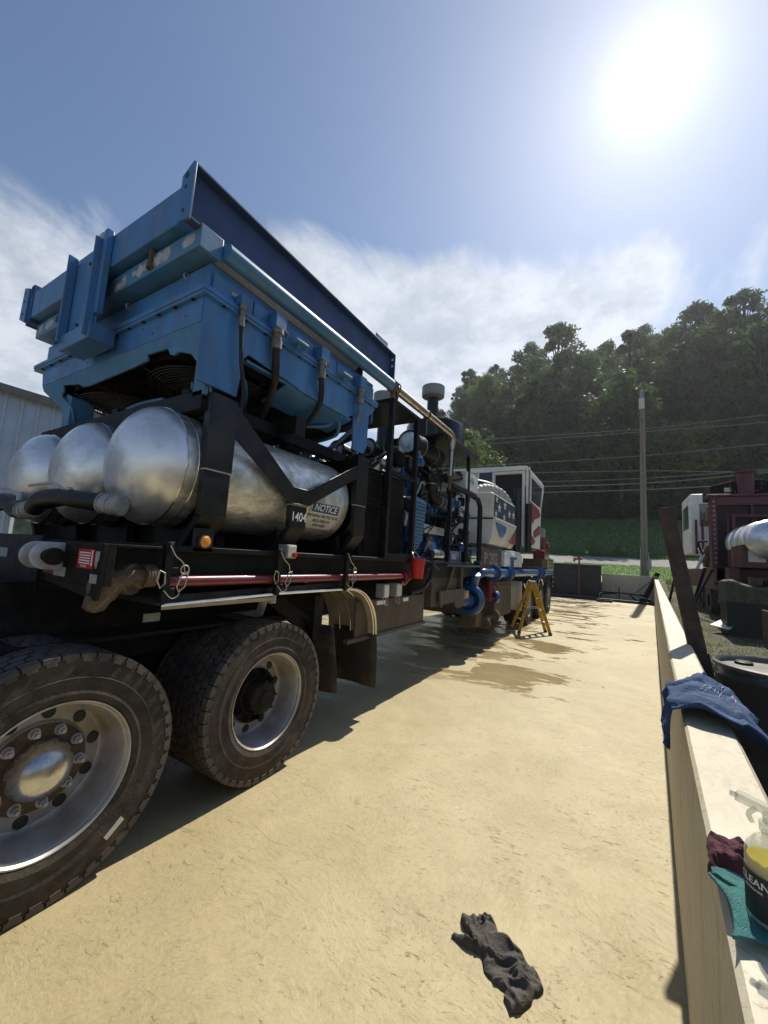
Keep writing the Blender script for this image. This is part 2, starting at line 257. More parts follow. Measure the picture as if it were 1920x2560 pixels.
# ------------------------------------------------------------------ mesh builder
def frame(d, up=(0, 0, 1)):
    d = Vector(d).normalized(); up = Vector(up)
    if abs(d.dot(up)) > .98: up = Vector((0, 1, 0)) if abs(d.y) < .9 else Vector((1, 0, 0))
    a = d.cross(up).normalized(); b = a.cross(d).normalized(); return d, a, b
class G:
    def __init__(s): s.v = []; s.f = []; s.m = []
    def add(s, vs, fs, mi=0):
        k = len(s.v); s.v += [Vector(v) for v in vs]; s.f += [[i + k for i in f] for f in fs]; s.m += [mi] * len(fs); return s
    def box(s, x0, x1, y0, y1, z0, z1, mi=0):
        if x0 > x1: x0, x1 = x1, x0
        vs = [(x, y, z) for x in (x0, x1) for y in (y0, y1) for z in (z0, z1)]
        return s.add(vs, [(0, 1, 3, 2), (4, 6, 7, 5), (0, 4, 5, 1), (2, 3, 7, 6), (0, 2, 6, 4), (1, 5, 7, 3)], mi)
    def bar(s, p, q, wd, ht, up=(0, 0, 1), mi=0):
        p, q = Vector(p), Vector(q); d, a, b = frame(q - p, up)
        vs = [e + a * (i * wd / 2) + b * (j * ht / 2) for e in (p, q) for i, j in ((-1, -1), (1, -1), (1, 1), (-1, 1))]
        return s.add(vs, [(3, 2, 1, 0), (4, 5, 6, 7), (0, 1, 5, 4), (1, 2, 6, 5), (2, 3, 7, 6), (3, 0, 4, 7)], mi)
    def tube(s, pts, r, n=12, closed=False, mi=0, cap=True):
        pts = [Vector(p) for p in pts]; N = len(pts); rs = r if isinstance(r, (list, tuple)) else [r] * N
        k = len(s.v); a = None
        for i, p in enumerate(pts):
            t = (pts[(i + 1) % N] - pts[i - 1]) if closed else (pts[min(i + 1, N - 1)] - pts[max(i - 1, 0)])
            t.normalize()
            if a is None: _, a, _b = frame(t)
            a = (a - t * a.dot(t)).normalized(); b = t.cross(a)
            for j in range(n):
                g = 2 * math.pi * j / n; s.v.append(p + (a * math.cos(g) + b * math.sin(g)) * rs[i])
        for i in range(N if closed else N - 1):
            i2 = (i + 1) % N
            for j in range(n):
                j2 = (j + 1) % n; s.f.append([k + i * n + j, k + i * n + j2, k + i2 * n + j2, k + i2 * n + j]); s.m.append(mi)
        if cap and not closed:
            s.f.append([k + j for j in range(n)][::-1]); s.f.append([k + (N - 1) * n + j for j in range(n)]); s.m += [mi, mi]
        return s
    def cyl(s, p, q, r, r2=None, n=20, mi=0): return s.tube([p, q], [r, r if r2 is None else r2], n, mi=mi)
    def lathe(s, prof, o, ax, n=32, mi=0, closed=False):
        d, a, b = frame(ax); o = Vector(o); k = len(s.v); P = len(prof)
        for r, h in prof:
            for j in range(n):
                g = 2 * math.pi * j / n; s.v.append(o + d * h + (a * math.cos(g) + b * math.sin(g)) * r)
        for i in range(P if closed else P - 1):
            i2 = (i + 1) % P
            for j in range(n):
                j2 = (j + 1) % n; s.f.append([k + i * n + j, k + i * n + j2, k + i2 * n + j2, k + i2 * n + j]); s.m.append(mi)
        return s
    def prism(s, poly, ax, a0, a1, mi=0):
        def V(p, a): return {0: (a, p[0], p[1]), 1: (p[0], a, p[1]), 2: (p[0], p[1], a)}[ax]
        n = len(poly); vs = [V(p, a0) for p in poly] + [V(p, a1) for p in poly]
        fs = [list(range(n))[::-1], list(range(n, 2 * n))] + [(i, (i + 1) % n, n + (i + 1) % n, n + i) for i in range(n)]
        return s.add(vs, fs, mi)
    def ring(s, c, ax, R_, r, n=40, m=8, mi=0):
        d, a, b = frame(ax); c = Vector(c)
        return s.tube([c + (a * math.cos(2 * math.pi * i / n) + b * math.sin(2 * math.pi * i / n)) * R_ for i in range(n)], r, m, True, mi)
    def build(s, name, mats, parent=None, bevel=0., smooth=30, loc=None, label=None):
        me = bpy.data.meshes.new(name)
        off = Vector((0, 0, 0))
        if loc is not None: off = Vector(loc)
        elif parent is not None: off = Vector(parent['_o'])
        me.from_pydata([v - off for v in s.v], [], s.f); me.polygons.foreach_set('material_index', s.m)
        bm = bmesh.new(); bm.from_mesh(me); bmesh.ops.recalc_face_normals(bm, faces=bm.faces); bm.to_mesh(me); bm.free()
        for x in (mats if isinstance(mats, (list, tuple)) else [mats]): me.materials.append(M[x])
        if smooth: me.polygons.foreach_set('use_smooth', [True] * len(me.polygons)); me.set_sharp_from_angle(angle=R(smooth))
        ob = bpy.data.objects.new(name, me); COL.objects.link(ob)
        if bevel:
            b = ob.modifiers.new('bevel', 'BEVEL'); b.width = bevel; b.segments = 2; b.limit_method = 'ANGLE'; b.angle_limit = R(35); b.harden_normals = False
        if parent is not None:
            ob.parent = parent; ob['_o'] = tuple(off)
            if loc is not None: ob.location = off - Vector(parent['_o'])
        else: ob.location = off; ob['_o'] = tuple(off)
        if label: ob['label'] = label
        return ob
def smoothpath(pts, k=6):
    pts = [Vector(p) for p in pts]; out = []
    for i in range(len(pts) - 1):
        p0 = pts[max(i - 1, 0)]; p1 = pts[i]; p2 = pts[i + 1]; p3 = pts[min(i + 2, len(pts) - 1)]
        for j in range(k):
            t = j / k; out.append(.5 * ((2 * p1) + (p2 - p0) * t + (2 * p0 - 5 * p1 + 4 * p2 - p3) * t * t + (3 * p1 - p0 - 3 * p2 + p3) * t ** 3))
    return out + [pts[-1]]
def tag(o, label, cat, group=None):
    o['label'] = label; o['category'] = cat
    if group: o['group'] = group
    return o
def thing(name, label, cat, loc=(0, 0, 0), group=None):
    o = bpy.data.objects.new(name, None); COL.objects.link(o); o.location = loc; o['_o'] = tuple(loc); o.empty_display_size = .2
    return tag(o, label, cat, group)
def struct(name, g, m, **k):
    o = g.build(name, m, **k); o['kind'] = 'structure'; return o
def textmesh(s, size, align='CENTER'):
    cu = bpy.data.curves.new('t', 'FONT'); cu.body = s; cu.size = size; cu.align_x = align; cu.align_y = 'CENTER'; cu.extrude = 0; cu.resolution_u = 3; cu.offset = size * .012
    o = bpy.data.objects.new('t', cu); COL.objects.link(o); dg = bpy.context.evaluated_depsgraph_get()
    me = bpy.data.meshes.new_from_object(o.evaluated_get(dg)); bpy.data.objects.remove(o)
    vs = [v.co.copy() for v in me.vertices]; fs = [list(p.vertices) for p in me.polygons]; bpy.data.meshes.remove(me); return vs, fs
def text(g, s, size, c, right, up, mi=0, thick=.002, sx=1., align='CENTER'):
    vs, fs = textmesh(s, size, align); c = Vector(c); r = Vector(right).normalized(); u = Vector(up).normalized(); n = r.cross(u)
    front = [c + r * v.x * sx + u * v.y + n * thick for v in vs]; g.add(front, fs, mi); return g
def arc(cx, cz, r, a0, a1, n): return [(cx + r * math.cos(R(a0 + (a1 - a0) * i / n)), cz + r * math.sin(R(a0 + (a1 - a0) * i / n))) for i in range(n + 1)]

# ================================================================== SETTING
def wx(y): return .09 + .0594 * y                 # inner foot of the containment wall
def wtop(y): return 1.13 + .014 * y
def gz(x, y):                                     # ground height
    pts = [(-60, .1), (4, .22), (13, .5), (28, 1.35), (38, 2.25), (46, 3.05), (50, 3.7), (68, 9.8), (72, 11.2), (112, 46), (150, 66), (300, 70)]
    for (a, za), (b, zb) in zip(pts, pts[1:]):
        if y <= b:
            t = max(0, (y - a) / (b - a)); z = za + (zb - za) * t; break
    else: z = 70
    if y > 60: z -= min(1, (y - 60) / 25) * 130 * max(0, min(.25, -.34 - x / y))
    if y > 46: z += 1.2 * noise.noise(Vector((x * .05, y * .05, 3))) * min(1, (y - 46) / 20)
    return z
g = G(); XS = [-22, -12.0, -6.5, -3, -2, -1, -.5, 0, .5, 1.0, 2.2]; 
g.add([(-13, -14, 0), (wx(-14) + .02, -14, 0), (wx(28.2) + .02, 28.2, 0), (-13, 28.2, 0)], [(0, 1, 2, 3)])
struct('wash_pad_floor', g, 'floor', smooth=0)
def sheet(name, m, xs, ys, dz=0., zf=gz):
    g = G(); vs = [(x, y, zf(x, y) + dz) for y in ys for x in xs]; n = len(xs)
    g.add(vs, [(j * n + i, j * n + i + 1, (j + 1) * n + i + 1, (j + 1) * n + i) for j in range(len(ys) - 1) for i in range(n - 1)])
    return struct(name, g, m, smooth=60)
# ground to the right of the wall and beyond the pad
g = G(); vs = []; ys = [-40, -20] + [-10 + i * 1.0 for i in range(39)]; n = 16
for y in ys:
    for i in range(n):
        x = wx(y) + .1 + (i / (n - 1)) ** 1.6 * 55
        z = gz(x, y) + .05 * noise.noise(Vector((x * .7, y * .7, 0)))
        vs.append((x, y, z))
g.add(vs, [(j * n + i, j * n + i + 1, (j + 1) * n + i + 1, (j + 1) * n + i) for j in range(len(ys) - 1) for i in range(n - 1)])
struct('yard_ground', g, 'dirtg', smooth=60)
sheet('grass_verge', 'lawn', [-300, -120, -60, -30] + [-20 + i * 2 for i in range(36)] + [80, 160, 300], [28.1 + i * 1.1 for i in range(10)])
sheet('gravel_road', 'road', [-300, -120, -60, -30] + [-20 + i * 2 for i in range(36)] + [80, 160, 300], [38 + i * 1 for i in range(9)])
sheet('grass_bank', 'lawn', [-300, -120, -60] + [-40 + i * 2 for i in range(46)] + [80, 160, 300], [46 + i * 1.5 for i in range(18)])
sheet('forest_hill', 'hillm', [-400, -300, -200] + [-120 + i * 8 for i in range(32)] + [200, 300, 400], [71.5 + i * 6 for i in range(30)], -.05)
g = G(); g.add([(-400, -400, -.06), (400, -400, -.06), (400, 71, -.06), (-400, 71, -.06)], [(0, 1, 2, 3)]); struct('outer_ground', g, 'dirtg', smooth=0)
# containment walls
def wallmesh(g, pts, th, ztf, z0=-.05):
    pass
g = G(); ys = [-8 + i * .75 for i in range(49)]; vs = []; prof = 5
for y in ys:
    x = wx(y); h = wtop(y); t = .15; j = .006 * noise.noise(Vector((0, y * 2, 0)))
    vs += [(x + j, y, -.05), (x + j, y, h - .009), (x + .009 + j, y, h), (x + t - .012, y, h), (x + t, y, h - .012), (x + t, y, -.05)]
n = 6
g.add(vs, [(j * n + i, j * n + i + 1, (j + 1) * n + i + 1, (j + 1) * n + i) for j in range(len(ys) - 1) for i in range(n - 1)] + [tuple(range(6)), tuple(range((len(ys) - 1) * n, len(ys) * n))[::-1]])
tag(g.build('concrete_wall', 'wallc', smooth=20), 'long low concrete containment wall running along the right side of the pad', 'wall')
g = G(); g.box(-.9, wx(28) - .005, 28.0, 28.2, -.05, 1.53)
tag(g.build('concrete_wall', 'wallc', bevel=.01), 'short concrete end wall beyond the dark tank at the far end of the pad', 'wall')

# metal building
b = thing('metal_building', 'pale blue-grey ribbed metal building behind the silver air tanks', 'building', (-12, 3, 0))
g = G(); poly = []
y = -9.0
while y < 14:
    poly += [(-12, y), (-12, y + .20), (-11.965, y + .225), (-11.965, y + .265), (-12, y + .29)]; y += .30
poly += [(-20, 14), (-20, -9)]
g.prism([(p[0], p[1]) for p in poly], 2, 0, 4.95); g.build('wall', 'bldg', b, smooth=0)
g = G(); g.prism([(-11.8, 4.90), (-11.8, 5.08), (-16, 6.2), (-20.2, 5.08), (-20.2, 4.95), (-16, 6.05), (-11.95, 4.96)], 1, -9.2, 14.2); g.build('roof', 'trim', b, smooth=0)
g = G(); y0, y1 = 3.36, 3.92
for a0, a1, z0, z1 in ((y0, y0 + .06, .95, 2.3), (y1 - .06, y1, .95, 2.3), (y0 + .06, y1 - .06, 2.24, 2.3), (y0 + .06, y1 - .06, .95, 1.01)): g.box(-11.99, -11.93, a0, a1, z0, z1)
wf = g.build('window', 'frame', b, smooth=0); g = G(); g.box(-11.99, -11.955, y0 + .06, y1 - .06, 1.01, 2.24); g.build('pane', 'glass', wf, smooth=0)
g = G(); g.cyl((-12, 4.2, 4.55), (-11.88, 4.2, 4.55), .05); g.cyl((-11.88, 4.2, 4.56), (-11.8, 4.22, 4.5), .035); g.build('security_camera', 'trim', b)

# ================================================================== PUMP TRAILER
T = thing('pump_trailer', 'long black and blue pumping trailer with three silver air tanks under a blue cooler', 'pump trailer', (-3.6, 6, 0))
X0, X1 = -4.95, -2.30
# --- cooler ---
def sidey(side, ypts, th=.02):   # ypts: (y,z) polygon on the side plane
    g = G(); x = X1 if side > 0 else X0; g.prism(ypts, 0, x, x - side * th); return g
side_poly = [(1.42, 3.36), (1.42, 2.76), (1.73, 2.76), (1.76, 3.06), (1.80, 3.11), (2.3, 3.075), (2.36, 3.06), (3.02, 3.06), (3.13, 3.12), (3.15, 2.77), (3.34, 2.77), (3.40, 2.86), (3.40, 3.20), (3.50, 3.30), (3.50, 3.36)]
sidey(1, side_poly).build('cooler_side_panel', 'blue', T, bevel=.004)
g = G(); g.box(-4.78, -4.80, 1.44, 3.49, 3.12, 3.335); g.build('cooler_side_panel', 'blue', T, bevel=.004)
for ya in (1.46, 3.2): g = G(); g.box(-4.30, -4.44, ya + .03, ya + .22, 2.73, 3.0); g.prism([(-4.44, 3.0), (-4.30, 3.0), (-4.62, 3.13), (-4.77, 3.13)], 1, ya + .03, ya + .22); g.build('cooler_leg', 'blue2', T, bevel=.003)
front = [(-2.302, 3.36), (-2.302, 3.20), (-4.80, 3.20), (-4.86, 3.36)]
for yy in (1.418, 3.49):
    g = G(); g.prism([(-2.322, 3.36), (-2.322, 3.16), (-4.80, 3.16), (-4.86, 3.36)], 1, yy, yy + .02); g.build('cooler_end_panel', 'blue', T, bevel=.003)
# folded lower apron of the front face with torn fan openings
ap = [(-2.32, 3.158), (-2.32, 2.69), (-2.36, 2.69), (-2.36, 2.86), (-2.47, 2.99), (-2.60, 3.03), (-2.66, 3.02), (-2.70, 3.03), (-2.72, 3.075), (-2.98, 3.085), (-2.98, 3.045), (-3.2, 3.035), (-3.9, 3.02), (-4.02, 3.03), (-4.07, 3.06), (-4.36, 3.10), (-4.38, 3.05), (-4.44, 3.02), (-4.27, 2.89), (-4.30, 2.72), (-4.44, 2.72), (-4.51, 2.93), (-4.79, 3.11), (-4.80, 3.158)]
g = G(); n = len(ap); f = lambda p, o: (p[0], 1.418 + (3.16 - p[1]) * .28 + o, p[1])
g.add([f(p, 0) for p in ap] + [f(p, .018) for p in ap], [list(range(n))[::-1], list(range(n, 2 * n))] + [(i, (i + 1) % n, n + (i + 1) % n, n + i) for i in range(n)])
g.build('cooler_apron', 'blue2', T, bevel=.003)
g = G(); g.box(-2.33, -2.45, 1.50, 1.53, 2.70, 3.1); g.prism([(-2.322, 3.06), (-2.322, 3.08), (-2.46, 3.13), (-2.46, 3.11)], 1, 1.80, 3.12); g.build('inner_lip', 'blue2', T)
g = G(); g.box(-2.27, -4.99, 1.385, 3.53, 3.36, 3.395); g.box(-2.275, -4.985, 1.39, 3.525, 3.335, 3.3585, ); g.build('cooler_flange', 'blue', T, bevel=.004)
for i in range(13):
    x = -2.42 - i * .20; g = G(); g.cyl((x, 1.405, 3.327), (x, 1.405, 3.3355), .013, n=6); g.build('flange_bolt', 'dark', T)
for i in range(11):
    y = 1.55 + i * .185; g = G(); g.cyl((-2.288, y, 3.326), (-2.288, y, 3.3355), .010, n=6); g.build('flange_bolt', 'dark', T)
for x, z in ((-2.9, 3.22), (-3.05, 3.29), (-3.9, 3.21), (-4.3, 3.27), (-4.55, 3.20), (-2.5, 3.24)):
    g = G(); g.cyl((x, 1.416, z), (x, 1.4185, z), .008, n=8); g.build('panel_hole', 'ink_shade', T)
g = G(); g.box(-2.33, -4.90, 1.45, 3.49, 3.397, 3.60); g.build('cooler_header', 'blue', T, bevel=.004)
g = G()
for i in range(6): a = 1.47 + i * .335; g.box(-2.328, -2.305, a, a + .325, 3.40, 3.535)
g.build('header_cover', 'blue', T, bevel=.004)
g = G(); g.prism([(-2.322, 3.062), (-2.322, 3.05), (-2.60, 2.955), (-2.60, 2.967)], 1, 2.2, 3.10); g.build('lower_baffle', 'blue', T)
g = G(); g.box(-3.5, -3.55, 4.7, 6.6, 1.72, 3.2); g.build('engine_light_block', 'dark', T)  # dark sheet added behind the engines to block sky light and see-through
g = G(); g.box(-2.40, -4.84, 1.47, 3.47, 3.60, 3.66); g.build('cooler_core', 'void', T)
# underside: fans
g = G(); g.box(-2.34, -4.78, 1.53, 3.46, 3.24, 3.26); g.build('fan_deck', 'void', T)
for cx in (-3.0, -4.2):
    for cy in (2.02, 2.98):
        g = G()
        for k in range(22):
            r_ = .06 + k * .0215; zf_ = 3.03 - .10 * (1 - (k / 21) ** 2) + (.05 if k == 21 else 0)
            g.ring((cx, cy, zf_), (0, 0, 1), r_, .0042, 36, 5)
        for a in range(6):
            c_, s_ = math.cos(a * math.pi / 3 + .2), math.sin(a * math.pi / 3 + .2)
            g.tube([(cx + c_ * .05, cy + s_ * .05, 2.93), (cx + c_ * .3, cy + s_ * .3, 2.965), (cx + c_ * .52, cy + s_ * .52, 3.06)], .006, 6)
        gd = g.build('fan_guard', 'fan', T)
        g = G(); g.lathe([(.52, 3.26), (.52, 3.06)], (cx, cy, 0), (0, 0, 1), 36); g.build('fan_shroud', 'dark', T)
        g = G()
        for a in range(6):
            t0 = a * math.pi / 3; u = Vector((math.cos(t0), math.sin(t0), 0)); v = Vector((-math.sin(t0), math.cos(t0), .35))
            p = Vector((cx, cy, 3.14)); g.add([p + u * .08 - v * .05, p + u * .47 - v * .09, p + u * .47 + v * .09, p + u * .08 + v * .05], [(0, 1, 2, 3)])
        g.cyl((cx, cy, 3.08), (cx, cy, 3.2), .09); g.build('fan_blades', 'dark', T)
for pts in ([(-2.42, 1.78, 3.12), (-2.44, 1.84, 3.02), (-2.50, 1.95, 2.97), (-2.8, 2.2, 2.93), (-3.2, 2.5, 2.92)], [(-2.45, 2.95, 3.05), (-2.48, 2.96, 2.98), (-2.6, 2.8, 2.93), (-3.0, 2.5, 2.92)],
            [(-2.40, 3.02, 3.05), (-2.42, 3.05, 2.96), (-2.55, 3.1, 2.9), (-3.2, 3.2, 2.88)], [(-2.55, 1.56, 2.84), (-2.62, 1.6, 2.78), (-2.8, 1.7, 2.77), (-2.9, 1.9, 2.9)], [(-3.5, 1.6, 2.80), (-3.3, 1.62, 2.83), (-3.05, 1.64, 2.83)]):
    g = G(); g.tube(smoothpath(pts), .016, 10); g.build('grease_pipe', 'blue2', T)
g = G()
for x in (-2.62, -3.6, -4.5): g.box(x - .04, x + .04, 1.55, 3.4, 2.70, 2.80)
g.box(-2.35, -4.8, 2.38, 2.5, 2.70, 2.86); g.build('fan_support_frame', 'black', T)
for x in (-3.0, -4.2):
    for yy in (2.02, 2.98): g = G(); g.cyl((x, yy, 2.7), (x, yy, 2.93), .12, .10); g.build('fan_motor', 'black', T)
# --- front beams and rails ---
def cbeam_front(xa, xb, z0, z1, y0, y1, name, m):
    g = G(); g.box(xa, xb, y0, y0 + .02, z0, z1); g.box(xa, xb, y0 + .02, y1, z0, z0 + .02); g.box(xa, xb, y0 + .02, y1, z1 - .02, z1); return g.build(name, m, T, bevel=.006)
g = G(); g.box(-2.3, -4.90, 1.335, 1.49, 3.63, 3.77); g.box(-2.292, -2.305, 1.33, 1.50, 3.62, 3.785)
lb = g.build('lower_beam', 'blue2', T, bevel=.008)
def blotch(cx, cz, rx, rz, seed, n=26):
    return [(cx + rx * math.cos(a) * (1 + .35 * noise.noise(Vector((math.cos(a) * 1.3, math.sin(a) * 1.3, seed)))), cz + rz * math.sin(a) * (1 + .45 * noise.noise(Vector((math.cos(a) * 2, math.sin(a) * 2, seed + 5))))) for a in [2 * math.pi * i / n for i in range(n)]]
for i, (a, c, e, h) in enumerate([(-2.42, 3.70, .075, .042), (-2.68, 3.705, .05, .05), (-2.76, 3.70, .055, .045), (-2.85, 3.705, .045, .04), (-2.93, 3.70, .05, .038), (-3.02, 3.695, .045, .05), (-3.10, 3.70, .03, .02), (-3.24, 3.69, .035, .045), (-3.31, 3.67, .045, .03), (-3.35, 3.66, .02, .025), (-4.6, 3.70, .10, .04), (-4.78, 3.70, .06, .04)]):
    g = G(); g.prism(blotch(a, c, e, h, i * 3.1), 1, 1.3335 - .0003 * (i % 5), 1.36); g.build('worn_paint_patch', 'bare', lb, smooth=0)
g = G(); g.box(-2.42, -4.94, 1.27, 1.42, 3.80, 4.07); g.build('upper_front_beam', 'blue', T, bevel=.008)
g = G(); g.box(-2.45, -4.80, 1.505, 3.45, 3.661, 3.98); g.build('core_casing', 'black', T, bevel=.006)
g = G(); g.prism([(-2.302, 3.75), (-2.302, 4.15), (-2.32, 4.16), (-2.43, 4.10), (-2.43, 3.77)], 1, 1.245, 1.262); cp = g.build('corner_plate', 'blue', T, bevel=.003)
g = G(); 
for z in (4.08, 4.0, 3.83): g.cyl((-2.375, 1.243, z), (-2.375, 1.2455, z), .014 if z < 4.05 else .022, n=12)
g.build('bolt_hole', 'ink_shade', cp)
g = G(); g.prism([(-4.94, 3.76), (-4.94, 4.12), (-5.07, 4.16), (-5.09, 3.83)], 1, 1.245, 1.262); g.box(-4.935, -4.955, 1.262, 1.45, 3.74, 4.14); cp = g.build('corner_plate', 'blue', T, bevel=.003)
g = G()
for z in (4.09, 4.0, 3.87): g.cyl((-5.02, 1.243, z), (-5.02, 1.2455, z), .014, n=12)
g.build('bolt_hole', 'ink_shade', cp)
for s in (1, -1):   # long side channels, web inset between outward flanges
    xo = X1 if s > 0 else X0; g = G(); g.box(xo - s * .06, xo - s * .075, 1.263, 3.88, 3.76, 4.15)
    g.box(xo - s * .0605, xo - s * .004, 1.2625, 3.879, 4.135, 4.152); g.box(xo - s * .0605, xo - s * .004, 1.2625, 3.879, 3.758, 3.775)
    g.build('side_rail', 'navy', T, bevel=.003)
g = G(); g.box(-2.30, -2.375, 3.882, 3.90, 3.76, 4.15); ep = g.build('rail_end_plate', 'navy', T, bevel=.003)
g = G()
for z in (4.08, 4.0, 3.84): g.box(-2.32, -2.345, 3.879, 3.8815, z - .012, z + .014)
g.build('bolt_hole', 'letter', ep, smooth=0)
g = G(); g.box(-2.36, -2.9, 3.75, 3.765, 4.0, 4.24); g.box(-2.34, -2.36, 3.52, 3.765, 4.15, 4.24); g.build('rear_cross_plate', 'blue', T, bevel=.003)
# central lifting channel: web at the back, flanges towards the front
g = G(); g.box(-3.40, -3.88, 1.243, 1.262, 3.33, 3.98); g.box(-3.86, -3.88, 1.175, 1.243, 3.27, 4.03); g.box(-3.40, -3.42, 1.175, 1.243, 3.22, 4.02); g.build('lifting_channel', 'blue', T, bevel=.008)
g = G(); g.box(-3.34, -3.40, 1.22, 1.268, 3.40, 4.09); g.build('channel_post', 'blue', T, bevel=.006)
g = G(); g.box(-3.43, -3.50, 1.225, 1.24, 3.96, 4.10); g.build('lifting_lug', 'bare', T, bevel=.006)
g = G(); g.box(-3.37, -3.87, 1.205, 1.384, 3.20, 3.33); g.build('channel_foot', 'blue', T, bevel=.006)
g = G()
for x, z in ((-3.62, 3.9), (-3.55, 3.75), (-3.70, 3.4)): g.cyl((x, 1.236, z), (x, 1.2425, z), .014, n=8)
g.build('bolt_heads', 'dark', T)
for x, z in ((-2.86, 3.78), (-4.35, 3.78)):
    g = G(); g.cyl((x, 1.33, z - .10), (x, 1.33, z + .02), .022); g.cyl((x, 1.33, z - .13), (x, 1.33, z - .09), .03); g.build('drain_fitting', 'rust', T)
for x in (-2.86, -4.35): g = G(); g.cyl((x, 1.34, 4.07), (x, 1.34, 4.14), .02); g.cyl((x, 1.34, 4.10), (x, 1.34, 4.12), .032, n=6); g.build('vent_plug', 'dark', T)
for x in (-2.62, -3.4): g = G(); g.ring((x, 1.46, 3.60), (1, 0, 0), .022, .006, 16, 6); g.build('lifting_eye', 'bare', T)
# --- coolant tube ---
g = G(); g.cyl((-2.268, 1.503, 3.69), (-2.25, 3.80, 3.69), .062, n=28); g.build('coolant_tube', 'blue2', T)
g = G(); g.cyl((-2.25, 3.80, 3.69), (-2.25, 4.76, 3.69), .052, n=24); g.tube([(-2.25, 4.76, 3.69), (-2.25, 5.60, 3.69), (-2.25, 5.70, 3.67), (-2.25, 5.735, 3.60), (-2.25, 5.73, 3.52), (-2.25, 5.72, 3.45)], [.05, .05, .05, .05, .046, .03], 20)
g.cyl((-2.25, 5.72, 3.45), (-2.25, 5.68, 2.95), .026); cs = g.build('coolant_tube', 'tube', T, label='bare silver rear section of the coolant tube')
g = G()
for yy in (3.76, 3.80, 3.86): g.ring((-2.25, yy, 3.69), (0, 1, 0), .066, .009, 24, 6)
g.box(-2.23, -2.27, 3.77, 3.80, 3.56, 3.63); g.box(-2.22, -2.26, 3.86, 3.88, 3.56, 3.63); g.build('hose_clamp', 'rust', T)
g = G(); g.ring((-2.25, 4.75, 3.69), (0, 1, 0), .056, .007, 24, 6); g.build('pipe_clamp', 'black', T)
g = G(); g.cyl((-2.25, 5.68, 2.90), (-2.25, 5.68, 3.02), .035); g.cyl((-2.25, 5.68, 2.8), (-2.25, 5.68, 2.9), .025); g.build('brass_valve', 'rust', T)
# hose drops on the side
for hy, top, r_, path, m in ((1.67, .0, .014, [(-2.25, 1.67, 3.26), (-2.25, 1.70, 3.0), (-2.27, 1.76, 2.76), (-2.4, 1.8, 2.5)], 'hose'),
                        (2.00, .04, .029, [(-2.25, 2.0, 3.24), (-2.27, 2.03, 3.12), (-2.34, 2.09, 3.0), (-2.55, 2.2, 2.86), (-2.8, 2.28, 2.76), (-3.1, 2.3, 2.70)], 'hose'),
                        (2.54, .04, .024, [(-2.25, 2.54, 3.24), (-2.27, 2.58, 3.12), (-2.34, 2.62, 3.0), (-2.55, 2.65, 2.85), (-2.8, 2.58, 2.72), (-3.1, 2.5, 2.68)], 'hose'),
                        (3.15, .04, .024, [(-2.25, 3.15, 3.24), (-2.28, 3.18, 3.12), (-2.45, 3.25, 2.98), (-2.8, 3.2, 2.74), (-3.0, 3.1, 2.68)], 'blue2')):
    w_ = .035 + top * .5
    if top: g = G(); g.box(-2.304, -2.215, hy - w_, hy + w_, 3.40, 3.52); g.build('header_outlet', 'blue', T, bevel=.005)
    else: g = G(); g.box(-2.304, -2.235, hy - .03, hy + .03, 3.40, 3.47); g.build('header_outlet', 'blue', T, bevel=.004)
    fr = r_ * 1.25 + .003; g = G(); g.cyl((-2.25, hy, 3.40), (-2.25, hy, 3.36), fr * 1.2, n=16); g.cyl((-2.25, hy, 3.36), (-2.25, hy, 3.31), fr * .9); g.cyl((-2.25, hy, 3.31), (-2.25, hy, 3.24), fr * 1.05); g.build('hose_fitting', 'fitting', T)
    g = G(); g.tube(smoothpath(path, 8), r_, 14); g.build('coolant_hose', m, T)
for yy in (2.13, 2.76): g = G(); g.prism([(-2.27, yy), (-2.27, yy + .2), (-2.20, yy + .17), (-2.20, yy + .03)], 2, 3.397, 3.415); g.box(-2.25, -2.23, yy + .08, yy + .1, 3.36, 3.40); g.build('lifting_bracket', 'blue2', T, bevel=.003)
g = G(); g.box(-2.300, -2.303, 1.60, 1.66, 3.455, 3.485); g.box(-2.300, -2.303, 2.12, 2.16, 3.46, 3.485); g.build('data_label', 'pvc', T, smooth=0)
# --- tank frame ---
for yy in (1.50, 3.36):
    g = G(); g.box(-2.345, -4.90, yy, yy + .012, 2.60, 2.735); g.box(-2.345, -4.90, yy + .012, yy + .10, 2.723, 2.735); g.box(-2.345, -4.90, yy + .012, yy + .10, 2.60, 2.612); g.build('top_cross_channel', 'black', T, bevel=.004)
def strap(y0, y1, ztop, zm, low=True, x=-2.275, name='tank_strap', zl=1.68):
    objs = []
    for sx, xs in ((1, x), (-1, -4.975)):
        g = G(); g.box(xs, xs - sx * .07, y0, y1, zm + .004, ztop); o = g.build(name, 'gloss' if sx > 0 else 'black', T, bevel=.006)
        g = G(); g.box(xs - sx * .004, xs - sx * .06, y0 + .006, y1 - .006, 1.90, zm - .006); n0 = xs - sx * .004
        g.build(name, 'gloss', T, bevel=.006)
        g = G(); yo = y0 + .006; ye = y1 - .006
        vs = [(n0, yo, 1.898), (n0, ye, 1.898), (n0 - sx * .06, ye, 1.898), (n0 - sx * .06, yo, 1.898), (n0 - sx * .17, yo, zl), (n0 - sx * .17, ye, zl), (n0 - sx * .23, ye, zl), (n0 - sx * .23, yo, zl)]
        g.add(vs, [(0, 1, 2, 3), (7, 6, 5, 4), (0, 4, 5, 1), (1, 5, 6, 2), (2, 6, 7, 3), (3, 7, 4, 0)]); g.build(name, 'black', T, bevel=.004)
        g = G(); g.box(n0 - sx * .002, n0 - sx * .05, y0 + .006, y1 - .006, zm - .006, zm + .004); g.build('weld_seam', 'zinc', T)
